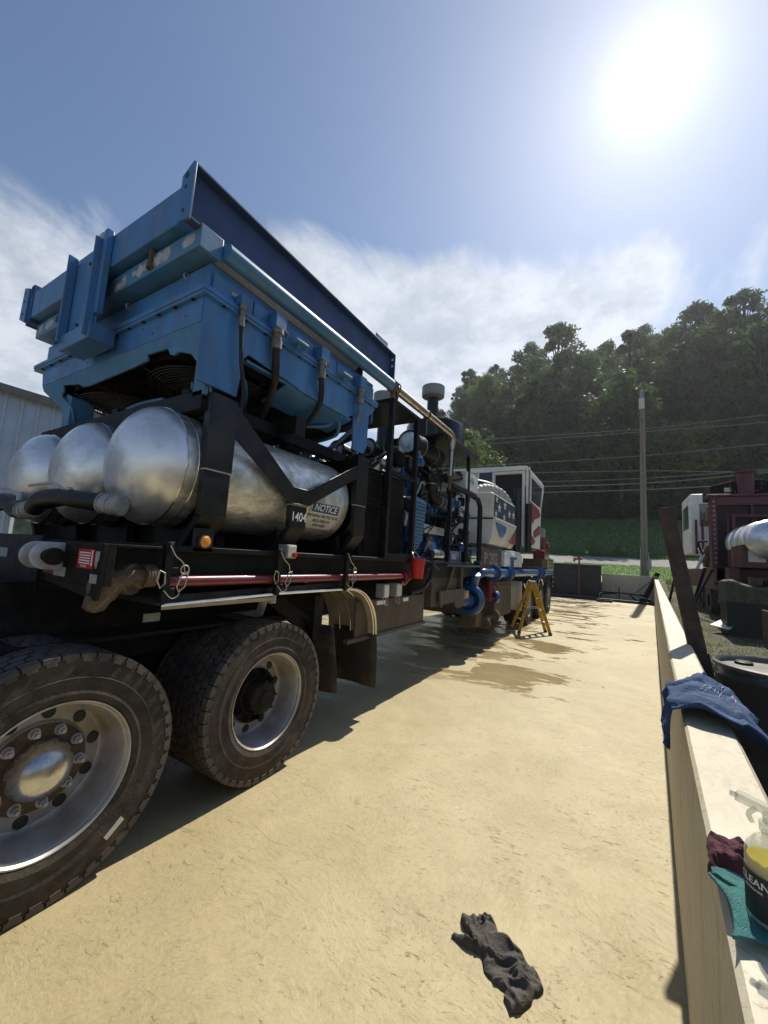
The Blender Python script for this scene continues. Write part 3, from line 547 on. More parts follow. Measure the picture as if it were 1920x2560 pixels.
strap(1.53, 1.74, 2.72, 2.205); strap(3.23, 3.43, 2.73, 2.215); strap(2.33, 2.53, 2.10, 2.09)
brace = [(1.74, 2.70), (1.80, 2.64), (2.35, 2.235), (2.53, 2.235), (3.23, 2.62), (3.23, 2.48), (2.53, 2.09), (2.33, 2.09), (1.74, 2.47)]
for s, xs in ((1, -2.28), (-1, -4.97)): g = G(); g.prism(brace, 0, xs, xs - s * .02); g.build('tank_brace', 'gloss', T, bevel=.004)
g = G(); text(g, '1404', .105, (-2.279 + .0, 2.43, 1.99), (0, 1, 0), (0, 0, 1), thick=.0045, sx=.86); g.build('unit_number', 'letter', T, smooth=0)
g = G(); g.box(-2.30, -2.32, 1.53, 1.67, 1.67, 1.82); g.build('marker_bracket', 'gloss', T, bevel=.003)
g = G(); g.lathe([(.044, 0), (.044, .018), (.036, .02)], (-2.30, 1.60, 1.735), (1, 0, 0), 24); mk = g.build('marker_light', 'rubber', T)
g = G(); g.lathe([(.036, .0), (.036, .02), (.028, .03), (.0, .034)], (-2.30, 1.60, 1.735), (1, 0, 0), 24); g.build('lens', 'amber', mk)
g = G(); g.box(-2.27, -2.37, 2.32, 2.43, 1.65, 1.76); sb = g.build('stop_switch_box', 'greybox', T, bevel=.006)
g = G(); g.box(-2.262, -2.27, 2.33, 2.42, 1.66, 1.75); g.build('cover', 'signw', sb, bevel=.003); g = G(); g.cyl((-2.262, 2.39, 1.68), (-2.235, 2.39, 1.68), .019); g.build('stop_button', 'red', sb)
# tanks
TR = .405; TZ = 2.235
for k, xc in enumerate((-2.742, -3.62, -4.50)):
    prof = [(0.0, 1.215)] + [(TR * math.sin(a), 1.445 - .23 * math.cos(a)) for a in [math.pi / 2 * i / 14 for i in range(1, 15)]]
    prof2 = [(TR * math.sin(a), 3.16 + .20 * math.cos(a)) for a in [math.pi / 2 * i / 10 for i in range(10, -1, -1)]]
    g = G(); g.lathe([(TR, 1.447)] + [(TR, 1.447 + i * .17) for i in range(1, 10)] + prof2, (xc, 0, TZ), (0, 1, 0), 64); tk = g.build('air_tank', 'alum2', T, smooth=50)
    g = G(); g.lathe(prof, (xc, 0, TZ), (0, 1, 0), 64); g.build('domed_head', 'alum', tk, smooth=60)
    g = G(); g.ring((xc, 1.447, TZ), (0, 1, 0), TR, .006, 64, 6); g.ring((xc, 1.53, TZ), (0, 1, 0), TR, .004, 64, 6); g.build('weld_bead', 'bright', tk)
    for yy in (1.60, 1.68, 3.3): g = G(); g.lathe([(TR + .004, yy), (TR + .012, yy), (TR + .012, yy + .05), (TR + .004, yy + .05)], (xc, 0, TZ), (0, 1, 0), 48, closed=True); g.build('tank_band', 'black', tk)
# NOTICE sign wrapped round the outer tank
def wrap(y, t): # t = angle deg
    a = R(t); return (-2.742 + (TR + .005) * math.cos(a), y, TZ + (TR + .005) * math.sin(a))
def signpatch(g, y0, y1, a0, a1, mi, ex):
    n = 10; vs = []
    for i in range(n + 1):
        t = a0 + (a1 - a0) * i / n; a = R(t)
        for y in (y0, y1): vs.append((-2.742 + (TR + ex) * math.cos(a), y, TZ + (TR + ex) * math.sin(a)))
    g.add(vs, [(2 * i, 2 * i + 1, 2 * i + 3, 2 * i + 2) for i in range(n)], mi)
g = G(); signpatch(g, 2.66, 3.07, -9.5, -47, 0, .004); sg = g.build('notice_sign', 'signw', T, smooth=60)
g = G(); signpatch(g, 2.675, 3.055, -10.3, -22.5, 0, .006); g.build('blue_header', 'signb', sg, smooth=60)
def wraptext(g, s, size, yc, adeg, sx=1.):
    vs, fs = textmesh(s, size)
    out = []
    for v in vs:
        a = R(adeg) + v.y / TR; out.append((-2.742 + (TR + .009) * math.cos(a), yc + v.x * sx - .0 + v.y * .12, TZ + (TR + .009) * math.sin(a)))
    g.add(out, fs)
g = G(); wraptext(g, 'NOTICE', .088, 2.865, -16.4, 1.0); g.build('sign_lettering', 'letter', sg, smooth=0)
g = G(); wraptext(g, 'HEARING PROTECTION', .040, 2.865, -27.5, .98); wraptext(g, 'REQUIRED IN', .040, 2.865, -34.3, 1.0); wraptext(g, 'THIS AREA', .040, 2.865, -41, 1.0); g.build('sign_lettering', 'ink_shade', sg, smooth=0)
# manifold hoses across the domes
for pts, r_, m in (([(-5.2, 1.12, 1.97), (-4.75, 1.12, 1.975), (-4.35, 1.13, 1.975)], .058, 'hose'), ([(-4.20, 1.13, 1.975), (-4.0, 1.12, 1.95), (-3.85, 1.1, 1.90), (-3.68, 1.1, 1.885)], .062, 'hose'),
                   ([(-3.50, 1.1, 1.90), (-3.42, 1.09, 1.94), (-3.32, 1.09, 1.965), (-3.1, 1.1, 1.97), (-2.9, 1.13, 1.95), (-2.74, 1.18, 1.935)], .056, 'hose')):
    g = G(); g.tube(smoothpath(pts), r_, 18); g.build('air_hose', m, T)
for a, b_ in (((-4.37, 1.13, 1.975), (-4.20, 1.13, 1.975)), ((-3.69, 1.1, 1.885), (-3.50, 1.1, 1.90)), ((-2.75, 1.18, 1.935), (-2.62, 1.24, 1.92)), ((-4.85, 1.12, 1.975), (-4.68, 1.12, 1.975))):
    g = G(); a = Vector(a); b_ = Vector(b_); g.cyl(a, b_, .056, .060, 20); d = b_ - a
    for t_ in (.1, .5, .9): g.ring(a + d * t_, d, .061, .005, 20, 6)
    g.build('hose_coupling', 'pvc', T)
for xc in (-4.38, -3.52): g = G(); g.cyl((xc - .02, 1.12, 1.93), (xc - .02, 1.3, 2.0), .045); g.build('tank_port', 'dark', T)
for xa, xb in ((-4.25, -3.80), (-3.42, -3.00)): g = G(); g.tube(smoothpath([(xa - .1, 1.06, 2.055), (xa + .25, 1.06, 2.055), (xb - .05, 1.08, 2.02), (xb, 1.1, 1.99)], 4), .010, 8); g.cyl((xb, 1.1, 1.96), (xb, 1.1, 2.03), .02, n=8); g.build('drain_lever', 'bare', T)
# saddles and deck
g = G()
for yy in (1.66, 2.42, 3.25):
    for xc in (-2.742, -3.62, -4.50):
        g = G(); ply = [(xc - .25, 1.702)] + [(p[0], p[1]) for p in arc(xc, TZ, TR + .010, 236, 304, 12)] + [(xc + .25, 1.702)]
        g.prism(ply, 1, yy, yy + .06); g.build('tank_saddle', 'black', T, smooth=0)
g = G(); g.box(-2.42, -4.83, 1.30, 17.5, 1.45, 1.70); g.box(-2.40, -2.42, 1.06, 7.2, 1.44, 1.705); g.box(-4.83, -4.86, 1.06, 7.2, 1.44, 1.705); g.box(-2.30, -2.40, 1.32, 7.0, 1.665, 1.70); dk = g.build('deck_frame', 'black', T, bevel=.005)
g = G(); g.box(-3.02, -3.12, -1.8, 16.8, .98, 1.44); g.box(-4.1, -4.2, -1.8, 16.8, .98, 1.44)
for yy in (-1.5, .3, 1.6, 3.2, 5, 8, 11, 14): g.box(-3.12, -4.1, yy, yy + .1, 1.05, 1.40)
g.build('chassis_rail', 'dark', T, bevel=.004)
g = G(); g.box(-3.00, -5.6, 1.02, 1.32, 1.38, 1.70); g.box(-3.0, -6.2, 1.0, 1.02, 1.36, 1.715); g.build('front_bumper_beam', 'black', T, bevel=.006)
g = G(); g.box(-2.235, -2.88, 1.0, 1.02, 1.47, 1.69); g.box(-2.235, -2.9, 1.02, 1.30, 1.675, 1.69); g.box(-2.235, -2.25, 1.02, 1.06, 1.47, 1.675); g.prism([(-2.235, 1.47), (-2.25, 1.40), (-3.0, 1.47)], 1, 1.0, 1.02); g.build('bumper_end_plate', 'dark', T, bevel=.003)
g = G(); g.box(-2.315, -2.49, .996, .9995, 1.555, 1.655); st = g.build('warning_sticker', 'redsign', T, smooth=0)
g = G()
for i in range(5): zc = 1.637 - i * .0135; g.box(-2.35, -2.47, .994, .9955, zc - .004, zc + .002)
g.box(-2.325, -2.335, .994, .9955, 1.57, 1.65)
text(g, 'DANGER', .016, (-2.41, .9955, 1.566), (1, 0, 0), (0, 0, 1)); g.build('sticker_lettering', 'letter', st, smooth=0)
g = G(); g.box(-2.262, -2.30, .996, .9995, 1.60, 1.648); g.prism(blotch(-2.281, 1.60, .016, .035, 2), 1, .9945, .997); g.build('worn_decal', 'pvc', T, smooth=0)
g = G(); g.box(-2.26, -2.33, .996, .9995, 1.485, 1.53); g.box(-2.62, -2.76, .996, .9995, 1.495, 1.545); g.build('reflector', 'pvc', T, smooth=0)
g = G(); g.box(-2.765, -2.90, .996, .9995, 1.50, 1.55); g.build('reflector', 'pipered', T, smooth=0)
g = G(); g.box(-3.5, -3.72, .994, .9985, 1.56, 1.62); g.build('plate', 'pvc', T, smooth=0)
g = G(); g.box(-2.62, -4.62, 1.80, 1.82, 1.702, 2.08)  # dark sheet added under the tanks to hide the bright building behind
g.build('tank_view_block', 'dark', T)
# pintle clevis
for xo in (-2.66, -2.80):
    g = G(); pl = [(1.0 + (p[0] - .0), p[1]) for p in arc(-.075, 1.605, .075, 90, 270, 16)]
    g.prism([(1.0, 1.68)] + pl + [(1.0, 1.53)], 0, xo, xo - .028); g.build('hitch_plate', 'bare', T, bevel=.004)
g = G(); g.cyl((-2.58, .925, 1.605), (-2.86, .925, 1.605), .034); g.cyl((-2.57, .925, 1.605), (-2.60, .925, 1.605), .046); g.build('hitch_pin', 'dark', T)
# drive stub and cast bracket under the corner
g = G(); g.cyl((-2.62, 1.12, 1.50), (-2.30, 1.25, 1.50), .052); g.cyl((-2.42, 1.18, 1.50), (-2.34, 1.22, 1.50), .088, n=24)
g.lathe([(.03, -.03), (.085, -.025), (.09, .0), (.085, .03), (.04, .04)], (-2.35, 1.08, 1.46), (.9, .35, 0), 20)
g.prism([(1.02, 1.50), (1.12, 1.52), (1.16, 1.46), (1.10, 1.40), (1.07, 1.345), (1.02, 1.335), (.99, 1.36), (1.0, 1.42)], 0, -2.36, -2.29)
g.cyl((-2.34, 1.08, 1.50), (-2.32, 1.28, 1.52), .045); g.build('cast_bracket', 'rust', T, bevel=.004)
g = G()
for i in range(4): g.ring((-2.32, 1.26 + i * .016, 1.52), (0, 1, .05), .055, .010, 20, 8)
g.build('spring_collar', 'rust', T)
# posts with clips, red pipe
for py in (1.365, 2.25, 3.15):
    g = G(); g.box(-2.262, -2.30, py - .022, py + .022, 1.365, 1.72); g.box(-2.255, -2.262, py - .012, py + .012, 1.66, 1.71); g.box(-2.262, -2.29, py + .022, py + .06, 1.53, 1.57); g.box(-2.262, -2.29, py + .022, py + .055, 1.405, 1.45); ps = g.build('stake_post', 'black', T, bevel=.003)
    g = G(); g.tube(smoothpath([(-2.25, py - .01, 1.70), (-2.235, py + .02, 1.64), (-2.235, py + .07, 1.60), (-2.235, py + .085, 1.55)], 5), .0035, 6)
    g.tube(smoothpath([(-2.25, py - .02, 1.44), (-2.235, py + .02, 1.395), (-2.235, py + .06, 1.41), (-2.24, py + .07, 1.45)], 5), .003, 6)
    if py < 2 or py > 3: g.ring((-2.235, py + .085, 1.56), (1, 0, 0), .026, .0045, 20, 6)
    g.tube([(-2.235, py + .075, 1.54), (-2.235, py + .11, 1.55), (-2.235, py + .095, 1.46), (-2.235, py + .06, 1.43), (-2.235, py + .045, 1.46)], .0045, 6, True)
    if py < 3: g.tube([(-2.24, py - .075, 1.50), (-2.24, py - .06, 1.555), (-2.24, py - .03, 1.54), (-2.24, py - .025, 1.48), (-2.24, py - .05, 1.455)], .005, 6, True)
    g.build('spring_clip', 'zinc', ps)
g = G(); g.cyl((-2.33, 1.40, 1.485), (-2.33, 4.42, 1.485), .036, n=20); g.build('red_pipe', 'pipered', T)
g = G(); g.ring((-2.33, 4.44, 1.485), (0, 1, 0), .05, .012); g.cyl((-2.33, 4.42, 1.485), (-2.33, 4.56, 1.485), .045); g.ring((-2.33, 4.55, 1.485), (0, 1, .3), .055, .010); g.tube(smoothpath([(-2.3, 4.5, 1.46), (-2.3, 4.42, 1.40), (-2.31, 4.34, 1.42)]), .03); g.build('pipe_union', 'pipered', T)
# fender
g = G(); pr = [(1.36, 1.345), (2.3, 1.372), (3.15, 1.372)] + [(3.30 + .50 * math.sin(R(a)), .865 + .50 * math.cos(R(a))) for a in range(0, 91, 9)] + [(3.80, .87)]
xi, xo = -2.95, -2.29
def fpoint(t, x, d): return None
vs = []
for (y_, z_) in pr: vs += [(xo, y_, z_), (xi, y_, z_)]
vs2 = [(v[0], v[1] + .0, v[2] + .006) for v in vs]; n = len(pr)
g.add(vs + vs2, [(2 * i, 2 * i + 1, 2 * i + 3, 2 * i + 2) for i in range(n - 1)] + [(2 * n + 2 * i, 2 * n + 2 * i + 2, 2 * n + 2 * i + 3, 2 * n + 2 * i + 1) for i in range(n - 1)] + [(2 * i, 2 * i + 2, 2 * n + 2 * i + 2, 2 * n + 2 * i) for i in range(n - 1)])
fd = g.build('wheel_fender', 'fendin', T, smooth=40)
g = G(); g.tube([(xo, a, b + .003) for a, b in pr], .012, 8); g.box(xo - .004, xo + .010, 1.36, 2.26, 1.325, 1.352); g.build('fender_lip', 'bright', fd)
g = G()
for k in range(4):
    x = xo - .03 - k * .15; g.tube([(x, a - .004, b - .004) for a, b in pr[3:]], .011, 8)
g.build('fender_rib', 'bright', fd)
g = G(); g.prism([(1.40, 1.352), (3.2, 1.40), (3.2, 1.44), (1.40, 1.40)], 0, -2.34, -2.38); g.build('side_sill', 'gloss', T)
g = G(); g.box(-2.30, -2.34, 2.23, 2.28, 1.30, 1.36); g.tube([(-2.4, 2.25, 1.33), (-2.6, 2.4, 1.18), (-3.0, 2.45, 1.1)], .035); g.build('fender_bracket', 'bare', T)
g = G(); vs = []; N = 8
for j in range(5):
    z = .90 - j * .155
    for i in range(N): x = -2.30 - i * .085; vs.append((x, 3.80 + .02 * j + .02 * math.sin(i * .9 + j), z))
g.add(vs, [(j * N + i, j * N + i + 1, (j + 1) * N + i + 1, (j + 1) * N + i) for j in range(4) for i in range(N - 1)])
o = g.build('mud_flap', 'mud', T, smooth=60); md = o.modifiers.new('thick', 'SOLIDIFY'); md.thickness = .012
g = G(); vs = []
for j in range(5):
    z = 1.02 - j * .16
    for i in range(N): x = -2.345 - i * .075; vs.append((x, 3.08 + .03 * j + .03 * math.sin(i * 1.3 + j * .5), z))
g.add(vs, [(j * N + i, j * N + i + 1, (j + 1) * N + i + 1, (j + 1) * N + i) for j in range(4) for i in range(N - 1)])
o = g.build('mud_flap', 'mud', T, smooth=60); md = o.modifiers.new('thick', 'SOLIDIFY'); md.thickness = .012
g = G(); g.box(-2.45, -2.5, 2.93, 3.05, .9, 1.3); g.tube([(-2.5, 3.0, 1.05), (-2.62, 2.75, 1.2), (-2.7, 2.6, 1.3)], .04); g.prism([(2.45, 1.25), (2.6, 1.32), (3.05, 1.02), (2.95, .95)], 0, -2.55, -2.6); g.build('flap_hanger', 'dark', T)
g = G(); g.box(-2.36, -2.40, 2.42, 2.46, 1.03, 1.06); g.build('inspection_tag', 'signw', T)
# --- wheels ---
WR = .575
def make_wheel(xout, yc, hubtype):
    "dual wheel pair; axle along X, outer face at xout"
    c = (xout - .30, yc, WR); g = G(); S_ = .14
    # rim: bright outer lip, deep dish, disc
    g.lathe([(.330, .285), (.338, .298), (.345, .298), (.345, .28), (.325, .27), (.318, .25), (.308, .18), (.300, .11), (.290, .088), (.28, .082), (.215, .092), (.205, .112), (.19, .118), (.0, .112)], c, (1, 0, 0), 64)
    wl = g.build('wheel', 'rim', T, loc=c, smooth=35)
    for k in range(10):
        a = 2 * math.pi * k / 10 + .1; p = Vector((c[0] + .082, yc + .248 * math.sin(a), WR + .248 * math.cos(a)))
        g = G(); g.lathe([(0, .014), (.024, .014), (.029, .012), (.031, .0)], p, (1, 0, 0), 20); g.build('hand_hole', 'ink_shade', wl)
    g = G(); g.lathe([(.203, .112), (.203, .119), (.12, .119)], c, (1, 0, 0), 48); g.build('hub_flange', 'rust' if hubtype else 'dark', wl)
    for k in range(10):
        a = 2 * math.pi * k / 10 + .42; y_, z_ = yc + .174 * math.sin(a), WR + .174 * math.cos(a); g = G()
        g.cyl((c[0] + .118, y_, z_), (c[0] + .126, y_, z_), .026, n=16); g.cyl((c[0] + .126, y_, z_), (c[0] + .152, y_, z_), .019, n=6); g.cyl((c[0] + .152, y_, z_), (c[0] + .172, y_, z_), .010, n=10)
        g.build('lug_nut', 'bare' if hubtype else 'dark', wl)
    if hubtype: g = G(); g.lathe([(.136, .10), (.136, .15), (.131, .17), (.116, .205), (.086, .238), (.047, .256), (0, .262)], c, (1, 0, 0), 56); g.build('hub_cap', 'chrome', wl)
    else:
        g = G(); g.lathe([(.145, .10), (.145, .13), (.128, .145), (.120, .225), (.108, .24), (.06, .245), (.05, .26), (0, .262)], c, (1, 0, 0), 32)
        for k in range(8): a = k * math.pi / 4; g.cyl((c[0] + .13, yc + .120 * math.sin(a), WR + .120 * math.cos(a)), (c[0] + .24, yc + .120 * math.sin(a), WR + .120 * math.cos(a)), .011, n=8)
        g.build('axle_hub', 'dark', wl)
    for dx in (.0, -.335):
        g = G(); x = dx + .15
        prof = [(.345, .135), (.352, .148), (.38, .158), (.40, .150), (.43, .153), (.455, .156), (.458, .151), (.50, .151), (.53, .149), (.548, .147), (.557, .141), (.558, .0)]
        prof = [(r_, h) for r_, h in prof] + [(r_, -h) for r_, h in prof[::-1][1:]]
        g.lathe([(r_, h + x) for r_, h in prof], c, (1, 0, 0), 72)
        for k, (rr, hh) in enumerate(((.405, .154), (.50, .148))): pass
        g.lathe([(.5585, -.142 + x), (.5595, -.139 + x), (.5595, .139 + x), (.5585, .142 + x)], c, (1, 0, 0), 72, mi=2)  # black band paints groove shade into the colour between the tread blocks
        # tread blocks: zig-zag sided lugs in five ribs plus shoulder lugs
        NB = 46
        for row, (h0, h1) in enumerate(((-.146, -.104), (-.086, -.038), (-.020, .028), (.046, .090), (.104, .146))):
            for k in range(NB):
                a0 = 2 * math.pi * (k + (.5 if row % 2 else 0)) / NB; da = 2 * math.pi / NB * .40
                hm = (h0 + h1) / 2; ring_ = [(hm - .010, -da * 1.15), (hm + .010, -da * 1.15), (h1 + .001, -da * .45), (h1 + .001, da * .45), (hm + .010, da * 1.15), (hm - .010, da * 1.15), (h0 - .001, da * .45), (h0 - .001, -da * .45)]
                if row in (0, 4): ring_ = [(h0 - (.006 if row == 0 else 0), -da * 1.1), (h1 + (.006 if row == 4 else 0), -da * 1.1), (h1 + (.006 if row == 4 else -.006), da * 0), (h1 + (.006 if row == 4 else 0), da * 1.1), (h0 - (.006 if row == 0 else 0), da * 1.1), (h0 + (.006 if row == 4 else -.006), 0)]
                top = []; bot = []; sl = .15
                for h, da_ in ring_:
                    a = a0 + da_ + (h * sl if row in (1, 2, 3) else 0)
                    rt = WR - (.006 if row in (0, 4) and abs(h) > .13 else 0)
                    top.append((c[0] + x + h, yc + rt * math.sin(a), WR + rt * math.cos(a)))
                    bot.append((c[0] + x + h * (1.0), yc + (.546) * math.sin(a), WR + .546 * math.cos(a)))
                m_ = len(ring_); g.add(top + bot, [list(range(m_))] + [(i, (i + 1) % m_, m_ + (i + 1) % m_, m_ + i) for i in range(m_)], 1)
        # shoulder notches down the side
        for k in range(NB):
            for sg_ in (1, -1):
                a = 2 * math.pi * k / NB; u = Vector((0, math.sin(a), math.cos(a))); v = Vector((0, math.cos(a), -math.sin(a)))
                for q in (0,):
                    p0 = Vector((c[0] + x + sg_ * .149, yc, WR)) + u * .562; p1 = Vector((c[0] + x + sg_ * .152, yc, WR)) + u * .530
                    g.bar(p0, p1, .044, .006, up=Vector((sg_, 0, 0)), mi=1)
        g.build('tyre', ['side', 'rubber', 'ink_shade'], wl, smooth=35)
    return wl
w1 = make_wheel(-2.29, .95, True)
w2 = make_wheel(-2.29, 2.30, False)
def copy_part(o, parent, off):
    c = o.copy(); COL.objects.link(c); c.parent = parent; c.location = o.location + Vector(off); c['_o'] = o['_o']
    for ch in o.children:
        if ch.name.startswith(('lug', 'hand')): continue   # too small to see on the copies
        d = ch.copy(); COL.objects.link(d); d.parent = c
    return c
for dyy in (-1.5, 10.15, 12.2, 13.95): copy_part(w2 if dyy > 0 else w1, T, (0, dyy, 0)) if dyy > 0 else None
for wl, y0 in ((w1, 0), (w2, 0), (w2, 10.15), (w2, 12.2), (w2, 13.95)):
    c = copy_part(wl, T, (-2.66 + .60, y0, 0)); c.rotation_euler = (0, 0, math.pi)
for yy in (.95, 2.30, 12.45, 14.5, 16.25):
    g = G(); g.cyl((-4.6, yy, WR), (-2.75, yy, WR), .075); g.box(-3.5, -3.8, yy - .18, yy + .18, WR - .2, WR + .2); g.box(-3.0, -3.12, yy - .55, yy + .55, WR + .1, WR + .2); g.build('axle', 'dark', T)
g = G(); g.box(-2.585, -2.86, -.3, 3.0, 1.12, 1.14); g.box(-3.0, -3.02, -1.5, 3.0, .9, 1.3); g.build('inner_guard', 'dark', T)
g = G(); g.box(-2.985, -2.995, 1.66, 1.78, 1.13, 1.19); g.build('data_label', 'signw', T)

# --- engine bay ---
g = G()
posts = [(3.92, 1.70, 3.56), (4.60, 1.70, 3.56), (5.90, 1.70, 3.60), (6.74, 2.97, 3.60)]
for s, xs in ((1, -2.32), (-1, -4.93)):
    for py, z0, z1 in posts: g = G(); g.box(xs - .03, xs + .03, py - .03, py + .03, z0, z1); g.build('frame_post', 'black', T, bevel=.004)
    g = G(); g.box(xs - .03, xs + .03, 5.93, 6.71, 3.60, 3.66); g.box(xs - .03, xs + .03, 5.70, 7.20, 3.661, 3.70); g.build('frame_rail', 'black', T, bevel=.004)
    g = G(); g.box(xs - .04, xs + .04, 5.93, 7.2, 2.90, 2.97); g.tube([(xs, 7.1, 2.93), (xs, 7.35, 2.92), (xs, 7.50, 2.80), (xs, 7.52, 1.75)], .05, 8); g.tube([(xs, 6.74, 2.93), (xs, 6.74, 1.72)], .04, 8); g.build('frame_rail', 'black', T, bevel=.004)
    g = G(); g.bar((xs, 3.92, 2.72), (xs, 4.60, 2.72), .04, .05); g.build('frame_rail', 'black', T); g = G(); g.bar((xs, 3.92, 1.73), (xs, 4.60, 1.73), .04, .06); g.build('frame_rail', 'black', T)
g = G(); g.prism([(3.87, 3.56), (4.66, 3.56), (4.70, 3.60), (3.87, 3.60)], 0, -2.28, -4.96); g.build('engine_roof_plate', 'black', T, bevel=.004)
g = G(); g.box(-2.3, -3.9, 5.66, 7.26, 3.702, 3.73); g.build('platform_plate', 'black', T, bevel=.004)
g = G(); g.box(-2.42, -4.85, 3.55, 4.52, 1.71, 2.70); rd = g.build('radiator', 'dark', T, bevel=.006)
g = G()
for i in range(34): z = 1.75 + i * .0285; g.box(-2.395, -2.42, 3.60, 3.90, z, z + .013); g.box(-2.395, -2.42, 3.96, 4.48, z, z + .013)
g.build('louvres', 'black', rd, smooth=0)
g = G(); 
for i in range(60): x = -2.46 - i * .0395; g.box(x, x - .012, 3.53, 3.55, 1.75, 2.68)
g.build('louvres', 'black', rd, smooth=0)
def airfilter(x, y0, z, r_, L, facemat='alum2'):
    g = G(); g.cyl((x, y0 + .02, z), (x, y0 + L, z), r_ * .92, n=32); g.ring((x, y0 + .02, z), (0, 1, 0), r_ * .94, r_ * .09, 32, 8); af = g.build('air_filter', 'gloss', T, smooth=40)
    g = G(); g.lathe([(r_ * .84, 0), (r_ * .80, .012), (r_ * .5, .0), (r_ * .45, -.015), (r_ * .16, -.02), (0, -.02)], (x, y0 + .0, z), (0, 1, 0), 32); g.build('filter_cover', facemat, af)
    g = G()
    for t in (.3, .75): g = G(); g.ring((x, y0 + L * t, z), (0, 1, 0), r_ * .95, .006, 32, 6); g.build('clamp_band', 'zinc', af)
airfilter(-2.72, 5.12, 3.46, .19, 1.05); airfilter(-3.55, 5.25, 3.48, .17, .95, 'greybox'); airfilter(-4.0, 5.0, 3.42, .17, .9, 'bare'); airfilter(-4.78, 4.9, 3.45, .17, .9, 'signw')
def stack(x, y, z0, zt):
    g = G(); g.cyl((x, y, z0), (x, y, zt - .2), .095, n=24); ek = g.build('exhaust_stack', 'gloss', T)
    g = G(); g.lathe([(.10, -.20), (.19, -.17), (.195, -.12), (.195, 0), (.0, .01)], (x, y, zt), (0, 0, 1), 32); g.build('rain_cap', 'greybox', ek)
stack(-2.72, 5.95, 3.45, 4.66); stack(-3.48, 5.6, 3.45, 4.52)
g = G(); g.tube(smoothpath([(-2.72, 5.95, 3.6), (-2.74, 5.9, 3.45), (-2.8, 5.8, 3.3), (-3.0, 5.6, 3.2)]), .09); g.build('exhaust_elbow', 'gloss', T)
g = G(); g.lathe([(0, 3.75), (.52, 3.74), (.54, 3.76), (.54, 4.16), (.52, 4.20), (.50, 4.20), (.50, 3.8)], (-2.95, 6.62, 0), (0, 0, 1), 40); g.build('fan_drum', 'gloss', T)
rnd = random.Random(4)
# engines (two) : block, heads, manifolds, plumbing
for ex in (-3.05, -4.25):
    g = G(); g.box(ex - .35, ex + .35, 4.75, 6.5, 1.95, 2.55); g.prism([(ex - .30, 1.6), (ex + .30, 1.6), (ex + .42, 1.95), (ex - .42, 1.95)], 1, 4.85, 6.4)
    for i in range(5): g.box(ex + .12, ex + .46, 4.88 + i * .32, 5.14 + i * .32, 2.42, 2.72); g.cyl((ex + .46, 5.0 + i * .32, 2.55), (ex + .50, 5.0 + i * .32, 2.55), .05)
    eb = g.build('engine_block', 'eng', T, bevel=.02)
    g = G(); g.tube(smoothpath([(ex + .3, 4.8, 2.8), (ex + .32, 5.4, 2.84), (ex + .3, 6.2, 2.8), (ex + .1, 6.5, 2.95), (ex, 6.3, 3.2)]), .07); g.tube(smoothpath([(ex - .1, 4.8, 2.9), (ex, 4.9, 3.1), (ex - .1, 5.3, 3.3)]), .09)
    g.build('intake_manifold', 'tube', T)
g = G(); g.prism([(4.76, 2.56), (5.12, 2.52), (5.02, 1.98), (4.72, 1.74), (4.60, 1.70), (4.66, 2.06)], 0, -2.36, -2.38); eg = g.build('belt_guard', 'blue2', T, bevel=.004)
g = G()
for j in range(15):
    z = 2.47 - j * .048
    for i in range(4):
        y_ = 4.80 + i * .075 + (.037 if j % 2 else 0) - (2.5 - z) * .20
        g.box(-2.352, -2.3615, y_, y_ + .045, z, z + .014)
g.build('guard_slots', 'ink_shade', eg, smooth=0)
g = G(); g.box(-2.40, -2.56, 5.12, 5.92, 2.10, 2.22); g.box(-2.39, -2.41, 5.2, 5.35, 2.13, 2.19); g.build('valve_cover', 'alum', T, bevel=.015)
g = G(); g.lathe([(0, -.12), (.30, -.12), (.42, -.06), (.45, 0), (.45, .12), (.30, .2)], (-2.85, 5.6, 1.78), (0, 1, 0), 36); g.box(-2.42, -3.1, 5.0, 6.0, 1.50, 1.75)
g.build('flywheel_housing', 'eng', T, bevel=.01)
g = G(); g.bar((-2.40, 5.3, 1.72), (-2.40, 5.75, 1.56), .02, .03); g.bar((-2.40, 5.3, 1.56), (-2.40, 5.75, 1.72), .02, .03); g.build('cross_brace', 'eng', T)
g = G(); g.lathe([(0, 0), (.075, .005), (.085, .03), (.085, .36), (.07, .385), (0, .39)], (-2.40, 5.40, 1.80), (0, 1, 0), 28); g.build('chrome_filter', 'chrome', T)
g = G(); g.tube([(-2.50, 5.55, 3.05), (-2.50, 5.55, 2.86), (-2.50, 5.56, 2.78), (-2.49, 5.62, 2.70), (-2.48, 5.75, 2.66), (-2.48, 5.85, 2.65)], .082, 20); g.build('intake_elbow', 'hose', T)
g = G()
for yy in (5.80, 5.88, 5.95): g.ring((-2.48, yy, 2.65), (0, 1, 0), .088, .008, 24, 6)
g.ring((-2.50, 5.55, 2.88), (0, 0, 1), .088, .008, 24, 6); g.build('hose_clamp', 'zinc', T)
g = G(); g.lathe([(.08, -.1), (.14, -.06), (.155, 0), (.155, .14), (.12, .2), (.0, .21)], (-2.48, 6.05, 2.65), (0, 1, 0), 32); g.cyl((-2.40, 6.15, 2.66), (-2.24, 6.15, 2.66), .05); g.build('turbocharger', 'eng', T)
